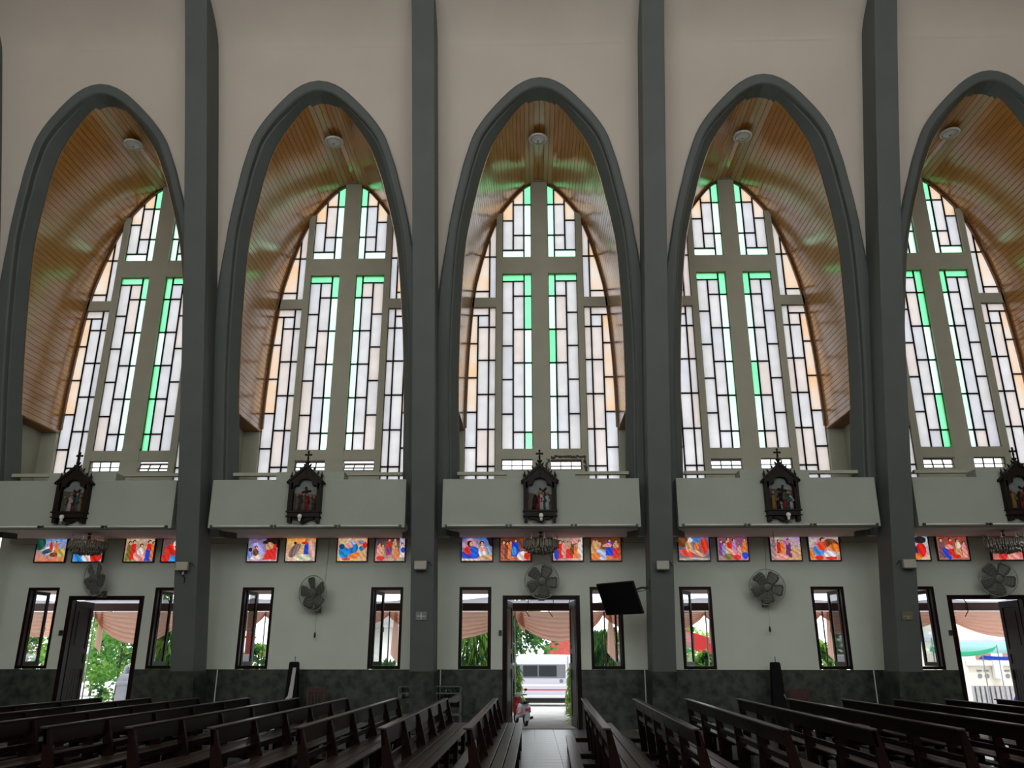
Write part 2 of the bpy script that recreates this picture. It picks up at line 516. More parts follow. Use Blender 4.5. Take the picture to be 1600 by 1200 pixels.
# ------------------------------------------------------------------ boarded vaults
FULL = resample([Vector(p) for p in arch(0)], 400)
i0 = next(i for i, p in enumerate(FULL) if p.y > 6.72)
i1 = len(FULL) - 1 - i0
VP = resample(FULL[i0:i1 + 1], 118)
def vault(k):
    back = MB()
    top = [(p.x, p.y) for p in VP]
    cen = len(top) // 2
    # backing shell just outside the boards
    out = []
    for i, p in enumerate(VP):
        t = VP[min(i + 1, len(VP) - 1)] - VP[max(i - 1, 0)]
        n = Vector((t.y, -t.x)).normalized()
        out.append(p + n * 0.035)
    for a, b in zip(out, out[1:]):
        back.quad((bx(k) + a.x, YP(a.y) + 1.06, a.y), (bx(k) + b.x, YP(b.y) + 1.06, b.y), (bx(k) + b.x, 0.1, b.y), (bx(k) + a.x, 0.1, a.y))
    v = back.build('vault_ceiling', 'vault_wood_dark')
    tag(v, f'glossy brown boarded vault over the {BAY[k]} window', 'ceiling', 'boarded vaults', kind='structure')
    for i in range(len(VP) - 1):
        a, b = VP[i], VP[i + 1]
        d = (b - a); n = Vector((d.y, -d.x)).normalized(); d = d * 0.04
        a2, b2 = a + d, b - d
        ya, yb = YP(a.y) + 1.04, YP(b.y) + 1.04
        m = MB()
        A, Bq, C, D = a2, b2, b2 + n * 0.018, a2 + n * 0.018
        m.loft([[(bx(k) + q.x, y, q.y) for q, y in ((A, ya), (Bq, yb), (C, yb), (D, ya))], [(bx(k) + q.x, -0.01, q.y) for q in (A, Bq, C, D)]])
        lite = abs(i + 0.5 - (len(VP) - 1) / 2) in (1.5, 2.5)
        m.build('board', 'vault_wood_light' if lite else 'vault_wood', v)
    # flat boards closing the foot of the vault on either side
    for s in (-1, 1):
        x0, x1 = sorted((bx(k) + s * 1.86, bx(k) + s * 2.24))
        MB().box(x0, x1, YP(6.7) + 1.16, 0.0, 6.69, 6.72).build('foot_board', 'foot_wood', v)
    return v
for k in range(-2, 3): vault(k)
# ceiling lamps in the vault crowns
LAMPN = {}
def lamp(k):
    r = empty('ceiling_lamp', (bx(k) + (-0.05 if k else -0.03), -2.12, 13.60))
    tag(r, f'round white ceiling lamp in the crown of the {BAY[k]} vault', 'lamp', 'round vault lamps')
    MB().lathe([(0.06, 0.03), (0.15, 0.02), (0.17, -0.05), (0.15, -0.06)], seg=20).build('base', 'metal_dark', r, True)
    MB().torus((0, 0, -0.075), 0.205, 0.03, 28, 8, 'z').build('rim', 'white_plastic', r, True)
    MB().lathe([(0.19, -0.07), (0.16, -0.10), (0.10, -0.125), (0.02, -0.135)], seg=20).build('diffuser', 'acrylic', r, True)
    MB().lathe([(0.028, -0.13), (0.02, -0.16), (0.004, -0.165)], seg=10).build('knob', 'metal_grey', r, True)
for k in range(-2, 3): lamp(k)

# ------------------------------------------------------------------ back wall: upper part round the tall windows
ub = MB()
for k in range(-2, 3):
    for s in (-1, 1):
        # strip outside the arch outline up to the neighbouring bay
        P = [(u, z) for u, z in arch(0.0)[:len(HALF)]]
        for (ua, a), (ub_, b) in zip(P, P[1:]):
            if b - a > 1e-4:
                ub.quad((bx(k) + s * ua, 0.0, a), (bx(k) + s * 2.5, 0.0, a), (bx(k) + s * 2.5, 0.0, b), (bx(k) + s * ub_, 0.0, b))
    ub.quad((bx(k) - 2.5, 0, 13.64), (bx(k) + 2.5, 0, 13.64), (bx(k) + 2.5, 0, 16), (bx(k) - 2.5, 0, 16))
ubo = ub.build('wall_back_upper', 'frame_paint', weld=True)
sm = ubo.modifiers.new('thick', 'SOLIDIFY'); sm.thickness = 0.2; sm.offset = 0
tag(ubo, 'pale wall around the tall stained-glass windows', 'wall', kind='structure')
# cross walls behind the pillars, above the gallery
for k in range(-3, 3):
    cx = 5 * k + 2.5
    m = MB()
    zs = [4.2, 6, 8, 10, 12, 14, 14.8]
    m.loft([[(cx - 0.27, YW(z) + 0.02, z), (cx + 0.27, YW(z) + 0.02, z), (cx + 0.27, 0.0, z), (cx - 0.27, 0.0, z)] for z in zs])
    o = m.build('partition_wall', 'frame_paint')
    tag(o, ['hidden cross wall beyond the far-left arch', 'cross wall between the far-left and left window bays', 'cross wall left of the middle window bay', 'cross wall right of the middle window bay', 'cross wall between the right and far-right window bays', 'hidden cross wall beyond the far-right arch'][k + 3], 'wall', kind='structure')

# ------------------------------------------------------------------ tall stained-glass windows
ZB = [10.717, 9.834, 8.928, 8.03, 7.135, 6.24]
def tall_window(k):
    x = bx(k)
    f = MB()
    f.box(x - 0.205, x + 0.22, -0.06, 0.14, 6.0, 13.63)                      # upright of the cross
    f.box(x - 1.02, x + 1.02, -0.058, 0.14, 10.92, 11.385)                   # arm of the cross
    for s in (-1, 1):
        a, b = sorted((x + s * 0.965, x + s * 1.115)); f.box(a, b, -0.055, 0.14, 5.2, 12.68)
        a, b = sorted((x + s * 1.10, x + s * 1.80)); f.box(a, b, -0.05, 0.13, 9.98, 10.235)
        a, b = sorted((x + s * 0.19, x + s * 1.0)); f.box(a, b, -0.05, 0.13, 5.99, 6.24)     # sill under main lights
        a, b = sorted((x + s * 0.19, x + s * 1.0)); f.box(a, b, -0.05, 0.13, 5.2, 5.725)
        a, b = sorted((x + s * 1.08, x + s * 1.87)); f.box(a, b, -0.05, 0.13, 4.1, 5.40)
    f.box(x - 0.22, x + 0.22, -0.055, 0.13, 4.2, 6.3)
    f.box(x - 1.12, x + 1.12, -0.05, 0.13, 4.1, 5.2)
    w = f.build(f'window_{k + 3}', 'frame_paint')
    tag(w, f'{BAY[k]} tall arched window with a cross and green and white panes', 'window', 'tall stained-glass windows', kind='structure')
    # brown moulding along the arch
    rings = []
    A, Bv = arch(-0.005), arch(-0.058)
    for (u, z), (u2_, z2) in zip(A, Bv):
        if z > 6.66: rings.append([(x + u, -0.05, z), (x + u2_, -0.05, z2), (x + u2_, 0.02, z2), (x + u, 0.02, z)])
    MB().loft(rings).build('arch_moulding', 'arch_wood', w)
    lead = MB()
    rnd = random.Random(40 + k)
    W = 0.017
    def pane(u0, u1, z0, z1, m):
        # skip what the arch hides altogether
        um = min(abs(u0), abs(u1))
        if um > 1.10 and z1 > 7:
            lim = next((z for u, z in reversed(list(zip(ur0, zr0))) if u >= um), 14)
            if z0 > lim: return
        MB().box(x + min(u0, u1) + W * 0.6, x + max(u0, u1) - W * 0.6, 0.028, 0.042, z0 + W * 0.6, z1 - W * 0.6).build('pane', m, w)
        a, b = min(u0, u1) + x, max(u0, u1) + x
        j = lambda: rnd.uniform(-0.006, 0.006)
        lead.box(a - W, a + W, 0.012, 0.058, z0, z1); lead.box(b - W, b + W, 0.012, 0.058, z0, z1)
        lead.box(a, b, 0.010, 0.060, z0 - W + j() * 0.3, z0 + W); lead.box(a, b, 0.010, 0.060, z1 - W, z1 + W)
    ur0 = [p.x for p in HALF]; zr0 = [p.y for p in HALF]
    def wh(): return rnd.choice(['glass_white', 'glass_white', 'glass_pearl', 'glass_rose'])
    for s in (-1, 1):
        c = [s * 0.205 if s < 0 else 0.22, s * 0.40, s * 0.682, s * 0.965]
        # main lower light
        pane(c[1], c[3], 10.72, 10.92, 'glass_green')
        g = [10.92, 10.30, 9.375, 8.47, 7.585, 6.676, 6.24]
        for i, (a, b) in enumerate(zip(g, g[1:])): pane(c[0], c[1], b, a, 'glass_green' if i == 0 or rnd.random() < (0.65 if (k, s) in ((-2, 1), (2, -1)) else 0.06) else 'glass_pale_green')
        g[0] = 10.72
        for a, b in zip(g, g[1:]): pane(c[1], c[2], b, a, wh())
        for a, b in zip(ZB, ZB[1:]): pane(c[2], c[3], b, a, wh())
        # upper light above the arm
        g = [13.62, 12.98, 12.057, 11.385]
        for i, (a, b) in enumerate(zip(g, g[1:])): pane(c[0], c[1], b, a, 'glass_green' if i == 0 else 'glass_pale_green')
        pane(c[1], c[3], 11.385, 11.62, 'glass_pale_green')
        g = [13.5, 12.98, 12.057, 11.62]
        for i, (a, b) in enumerate(zip(g, g[1:])): pane(c[1], c[2], b, a, 'glass_amber' if i == 0 else wh())
        g = [13.1, 12.496, 11.62]
        for i, (a, b) in enumerate(zip(g, g[1:])): pane(c[2], c[3], b, a, 'glass_amber' if i == 0 else wh())
        # outer lights
        o = [s * 1.115, s * 1.296, s * 1.575, s * 1.87]
        pane(o[0], o[1], 10.235, 11.43, wh()); pane(o[0], o[1], 11.43, 12.6, 'glass_rose')
        pane(o[1], o[3], 10.235, 10.44, 'glass_rose'); pane(o[1], o[3], 10.44, 11.43, 'glass_amber'); pane(o[1], o[3], 11.43, 12.2, 'glass_amber')
        pane(o[1], o[3], 9.765, 9.98, 'glass_rose')
        g = [9.765, 9.441, 8.545, 7.646, 6.75, 5.83]
        for a, b in zip(g, g[1:]): pane(o[1], o[2], b, a, wh())
        g[0] = 9.98
        for a, b in zip(g, g[1:]): pane(o[0], o[1], b, a, wh())
        g = [9.765, 8.995, 8.083, 7.186, 6.292, 5.62]
        for i, (a, b) in enumerate(zip(g, g[1:])): pane(o[2], o[3], b, a, 'glass_amber' if i < 3 else wh())
        pane(o[0], o[1], 5.62, 5.83, wh()); pane(o[1], o[2], 5.62, 5.83, wh())
        for a, b in ((0, 1), (1, 2), (2, 3)): pane(o[a], o[b], 5.40, 5.62, 'glass_pearl')
    lead.build('lead_strip', 'lead', w)
    # hopper lights at the foot
    tilt = {(-2, 1): 0.5, (-1, -1): 0.28, (-1, 1): 0.62, (0, 1): 0.30, (1, -1): 0.28, (2, -1): 0.24}
    for s in (-1, 1):
        h = empty('hopper_light', (x + s * 0.585, 0.0, 5.735)); h.parent = w
        fr = MB()
        fr.box(-0.38, 0.38, -0.02, 0.03, -0.012, 0.012).box(-0.38, 0.38, -0.02, 0.03, 0.232, 0.256).box(-0.38, -0.356, -0.02, 0.03, 0, 0.25).box(0.356, 0.38, -0.02, 0.03, 0, 0.25)
        fr.box(-0.137, -0.115, -0.01, 0.02, 0, 0.25).box(0.115, 0.137, -0.01, 0.02, 0, 0.25).box(-0.37, 0.37, -0.01, 0.02, 0.095, 0.113)
        fr.build('sash', 'lead', h)
        for i in range(3):
            for j in range(2):
                x0 = -0.36 + i * 0.248
                MB().box(x0, x0 + 0.23, 0.002, 0.008, (0.0, 0.11)[j], (0.1, 0.24)[j]).build('pane', 'glass_clear', h)
        a = tilt.get((k, s), 0)
        h.rotation_euler = (-a, 0, 0)
        if a: h.location.y = 0.02
    if k == 0:   # broken plaster round the right-hand hopper
        m = MB(); rr = random.Random(3)
        for i in range(26):
            t = i / 25
            m.ball((x + 0.17 + t * 0.86, -0.052, 6.03 + rr.uniform(-0.02, 0.03)), rr.uniform(0.018, 0.035), 6, 4, (1.6, 0.25, 1))
        for i in range(10):
            m.ball((x + 0.15 + rr.uniform(-0.05, 0.03), -0.052, 5.68 + i * 0.038), rr.uniform(0.018, 0.04), 6, 4, (1, 0.25, 1.3))
            m.ball((x + 1.02 + rr.uniform(-0.03, 0.05), -0.056, 5.66 + i * 0.038), rr.uniform(0.018, 0.04), 6, 4, (1, 0.25, 1.3))
        m.build('broken_plaster', 'plaster_break', w)
for k in range(-2, 3): tall_window(k)

# ------------------------------------------------------------------ gallery: slab, parapet boxes, sill beams
sl = MB().box(-12.6, 12.6, -0.95, 0.2, 4.12, 4.22)
for k in range(-2, 3): sl.box(bx(k) - 2.1, bx(k) + 2.05, -1.70, -0.95, 4.12, 4.22)
sl = sl.build('ceiling_gallery_slab', 'soffit_paint')
tag(sl, 'underside of the gallery above the lower wall', 'ceiling', kind='structure')
for k in range(-2, 3):
    x = bx(k) - 0.045
    m = MB()
    m.box(x - 2.11, x + 2.10, -1.86, -1.66, 4.09, 5.13)
    m.box(x - 0.74, x + 0.74, -1.855, -1.45, 5.10, 5.30)
    p = m.build('parapet_wall', 'parapet_paint_dimmed', bevel=0.006)
    tag(p, f'white gallery parapet below the {BAY[k]} window', 'parapet', 'white gallery parapets', kind='structure')
    b = MB().box(x - 1.84, x + 1.94, -1.46, -1.36, 5.305, 5.375).build('sill_beam', 'frame_paint')
    tag(b, f'pale sill at the foot of the {BAY[k]} arch', 'sill', 'pale arch sills', kind='structure')

# ------------------------------------------------------------------ lower wall with doors and narrow windows
WZ0, WZ1, DZ = 1.235, 3.01, 2.82
lw = MB(); wc = MB()
Y0, Y1 = 0.0, 0.20
solid = [-12.7]
for k in range(-2, 3):
    x = bx(k) + XO
    door = k in (-2, 0, 2)
    wins = [(-1.88, -1.15), (1.09, 1.83)]
    xs = [-2.5 if k > -2 else -2.75, -1.88, -1.15, -0.885, 0.855, 1.09, 1.83, 2.5 + (0.25 if k == 2 else 0)]
    top = 4.2
    for a, b, kind in ((xs[0], xs[1], 's'), (xs[1], xs[2], 'w'), (xs[2], xs[3], 's'), (xs[3], xs[4], 'd' if door else 's'), (xs[4], xs[5], 's'), (xs[5], xs[6], 'w'), (xs[6], xs[7], 's')):
        if k < 2 and b == 2.5: b = 2.5
        if kind == 's': lw.box(x + a, x + b, Y0, Y1, 1.225, top); wc.box(x + a, x + b, Y0 - 0.012, Y1, 0, 1.225)
        elif kind == 'w': lw.box(x + a, x + b, Y0, Y1, WZ1, top); wc.box(x + a, x + b, Y0 - 0.012, Y1, 0, 1.225)
        else: lw.box(x + a, x + b, Y0, Y1, DZ, top)
lo_ = lw.build('wall_back', 'lower_paint_green_lit'); tag(lo_, 'off-white lower wall with doors and narrow windows under the gallery', 'wall', kind='structure')
wo_ = wc.build('baseboard_back', 'green_marble'); tag(wo_, 'dark green marble wainscot along the foot of the wall', 'wainscot', kind='structure')

# narrow casement windows
WIN = {}
nwin = 6
def narrow_window(k, side, hinge, ang, n):
    x = bx(k) + XO
    a, b = ((-1.88, -1.15), (1.09, 1.83))[side > 0]
    a += x; b += x
    f = MB()
    t = 0.065
    f.box(a, a + t, 0.0, 0.15, WZ0, WZ1).box(b - t, b, 0.0, 0.15, WZ0, WZ1).box(a + t, b - t, 0.0, 0.15, WZ1 - t, WZ1).box(a + t, b - t, 0.0, 0.15, WZ0, WZ0 + t)
    w = f.build(f'window_{n}', 'dark_wood')
    tag(w, f'dark-framed narrow casement window {"left" if side < 0 else "right"} of {WHERE[k]}', 'window', 'narrow casement windows', kind='structure')
    hx = a + t if hinge < 0 else b - t
    h = empty('casement', (hx, 0.14, WZ0 + t)); h.parent = w
    wd = (b - a) - 2 * t; hh = WZ1 - WZ0 - 2 * t
    d = 1 if hinge < 0 else -1
    def B(m, u0, u1, z0, z1, y0=-0.02, y1=0.02):
        p, q = sorted((d * u0, d * u1)); m.box(p, q, y0, y1, z0, z1)
    m = MB()
    B(m, 0, 0.08, 0, hh); B(m, wd - 0.08, wd, 0, hh); B(m, 0.08, wd - 0.08, 0, 0.09); B(m, 0.08, wd - 0.08, hh - 0.08, hh)
    m.build('sash', 'dark_wood', h)
    m = MB(); B(m, 0.08, wd - 0.08, 0.09, hh - 0.08, -0.004, 0.004); m.build('pane', 'glass_leaf', h)
    m = MB(); B(m, wd - 0.05, wd - 0.02, hh * 0.45, hh * 0.52, -0.05, -0.02); m.build('handle', 'metal_grey', h)
    h.rotation_euler = (0, 0, d * math.radians(ang))
WHERE = {-2: 'the far-left door', -1: 'the wall fan in the left bay', 0: 'the middle door', 1: 'the wall fan in the right bay', 2: 'the far-right door'}
n = 6
for k, side, hinge, ang in ((-2, -1, -1, 88), (-2, 1, -1, 88), (-1, -1, -1, 86), (-1, 1, -1, 80), (0, -1, 1, 93), (0, 1, 1, 86), (1, -1, -1, 60), (1, 1, 1, 86), (2, -1, 1, 86), (2, 1, 1, 86)):
    narrow_window(k, side, hinge, ang, n); n += 1

# doors
def door(k, n):
    x = bx(k) + XO - 0.015
    f = MB()
    f.box(x - 0.875, x - 0.775, -0.02, 0.16, 0, DZ).box(x + 0.775, x + 0.875, -0.02, 0.16, 0, DZ).box(x - 0.785, x + 0.785, -0.02, 0.16, DZ - 0.09, DZ)
    d = f.build(f'door_{n}', 'dark_wood')
    tag(d, f'{ {-2: "far-left", 0: "middle", 2: "far-right"}[k]} dark wooden double door standing open to the yard', 'door', 'open double doors', kind='structure')
    for s in (-1, 1):
        h = empty('door_leaf', (x + s * 0.785, 0.15, 0.01)); h.parent = d
        W, H = 0.77, DZ - 0.11
        q = -s
        def B(u0, u1, z0, z1, y0=-0.022, y1=0.022):
            a, b = sorted((q * u0, q * u1)); m.box(a, b, y0, y1, z0, z1)
        m = MB(); B(0, 0.11, 0, H); B(W - 0.11, W, 0, H); B(0.11, W - 0.11, 0, 0.22); B(0.11, W - 0.11, H - 0.14, H); B(0.11, W - 0.11, 1.55, 1.66); B(0.11, W - 0.11, 1.22, 1.34)
        m.build('stile_frame', 'door_wood', h)
        m = MB(); B(0.11, W - 0.11, 1.66, H - 0.14, -0.008, 0.008); B(0.18, W - 0.18, 1.74, H - 0.22, -0.016, 0.016); m.build('panel', 'door_wood', h)
        m = MB(); B(0.11, W - 0.11, 1.34, 1.55, -0.008, 0.008); m.build('panel', 'door_wood', h)
        for i in range(5):
            u = 0.11 + i * (W - 0.22) / 5
            m = MB(); B(u + 0.006, u + (W - 0.22) / 5 - 0.006, 0.22, 1.22, -0.012, 0.012); m.build('slat', 'door_wood', h)
        m = MB(); B(W - 0.08, W - 0.05, 1.0, 1.2, -0.06, -0.03); m.build('handle', 'metal_grey', h)
        h.rotation_euler = (0, 0, -s * math.radians(89 if k else 83))
    MB().box(x - 0.96, x - 0.89, -0.05, 0.0, 1.95, 2.06).build('door_catch', 'metal_dark', d)
    MB().box(x - 0.785, x + 0.785, 0.0, 0.22, -0.012, 0.006).build('threshold', 'tile_joint', d)
for i, k in enumerate((-2, 0, 2)): door(k, i + 1)
# ------------------------------------------------------------------ backlit pictures on the lower wall
def paint(w, h, bgc, shapes, seed):
    """bgc: function(x,y)->rgb ; shapes: ('e',cx,cy,rx,ry,rgb[,rot]) / ('p',[pts],rgb) ; x right, y up in 0..1"""
    img = np.zeros((h, w, 3))
    X, Y = np.meshgrid((np.arange(w) + 0.5) / w, (np.arange(h) + 0.5) / h)
    top, bot = np.array(bgc[0]), np.array(bgc[1])
    img[:] = bot + (top - bot) * Y[..., None]
    rs = np.random.RandomState(seed)
    big = rs.rand(9, 11, 3)[np.minimum((Y * 9).astype(int), 8), np.minimum((X * 11).astype(int), 10)]
    img *= 0.72 + 0.42 * big
    for sh in shapes:
        if sh[0] == 'e':
            _, cx, cy, rx, ry, c = sh[:6]; a = sh[6] if len(sh) > 6 else 0
            dx, dy = X - cx, Y - cy
            u = (dx * math.cos(a) + dy * math.sin(a)) / rx; v = (-dx * math.sin(a) + dy * math.cos(a)) / ry
            d = u * u + v * v; msk = d < 1
            sd = 1.0 + 0.25 * np.sin(u * 5 + v * 3)
            img[msk] = (np.array(c)[None] * sd[msk][:, None])
        else:
            _, pts, c = sh
            ins = np.zeros((h, w), bool); j = len(pts) - 1
            for i in range(len(pts)):
                xi, yi = pts[i]; xj, yj = pts[j]
                cond = ((yi > Y) != (yj > Y)) & (X < (xj - xi) * (Y - yi) / (yj - yi + 1e-12) + xi)
                ins ^= cond; j = i
            sd = 1.0 + 0.22 * np.sin(X * 40 + Y * 25)
            img[ins] = np.array(c)[None] * sd[ins][:, None]
    fine = rs.rand(h // 2, w // 2, 1).repeat(2, 0).repeat(2, 1)
    img = img * (0.82 + 0.32 * fine)
    return np.clip(img ** 1.45, 0, 1)
SK = (0.85, 0.50, 0.34); HR = (0.10, 0.04, 0.02); RD = (0.80, 0.07, 0.05); BL = (0.04, 0.14, 0.70); LB = (0.10, 0.42, 0.85); WH = (0.88, 0.80, 0.76)
OR = (0.88, 0.33, 0.08); TN = (0.72, 0.48, 0.28); DK = (0.05, 0.03, 0.03); PU = (0.35, 0.12, 0.38); OL = (0.30, 0.28, 0.08); PK = (0.90, 0.45, 0.42); BR = (0.32, 0.14, 0.07)
def person(x, y, s, robe, hair=HR, lean=0.0, skin=SK, w=1.0):
    """a plain robed figure, feet at y, height s"""
    return [('p', [(x - 0.13 * s * w, y), (x + 0.13 * s * w, y), (x + (0.09 * w + lean) * s, y + 0.72 * s), (x + (-0.09 * w + lean) * s, y + 0.72 * s)], robe),
            ('e', x + lean * s, y + 0.70 * s, 0.10 * s * w, 0.10 * s, robe), ('e', x + lean * s, y + 0.88 * s, 0.075 * s, 0.10 * s, hair), ('e', x + (lean + 0.015) * s, y + 0.85 * s, 0.05 * s, 0.075 * s, skin)]
def seated(x, y, s, robe, top, hair=HR):
    return [('e', x, y + 0.18 * s, 0.34 * s, 0.20 * s, robe), ('e', x - 0.02 * s, y + 0.48 * s, 0.17 * s, 0.24 * s, top), ('e', x, y + 0.84 * s, 0.10 * s, 0.12 * s, hair), ('e', x + 0.02 * s, y + 0.81 * s, 0.065 * s, 0.09 * s, SK)]
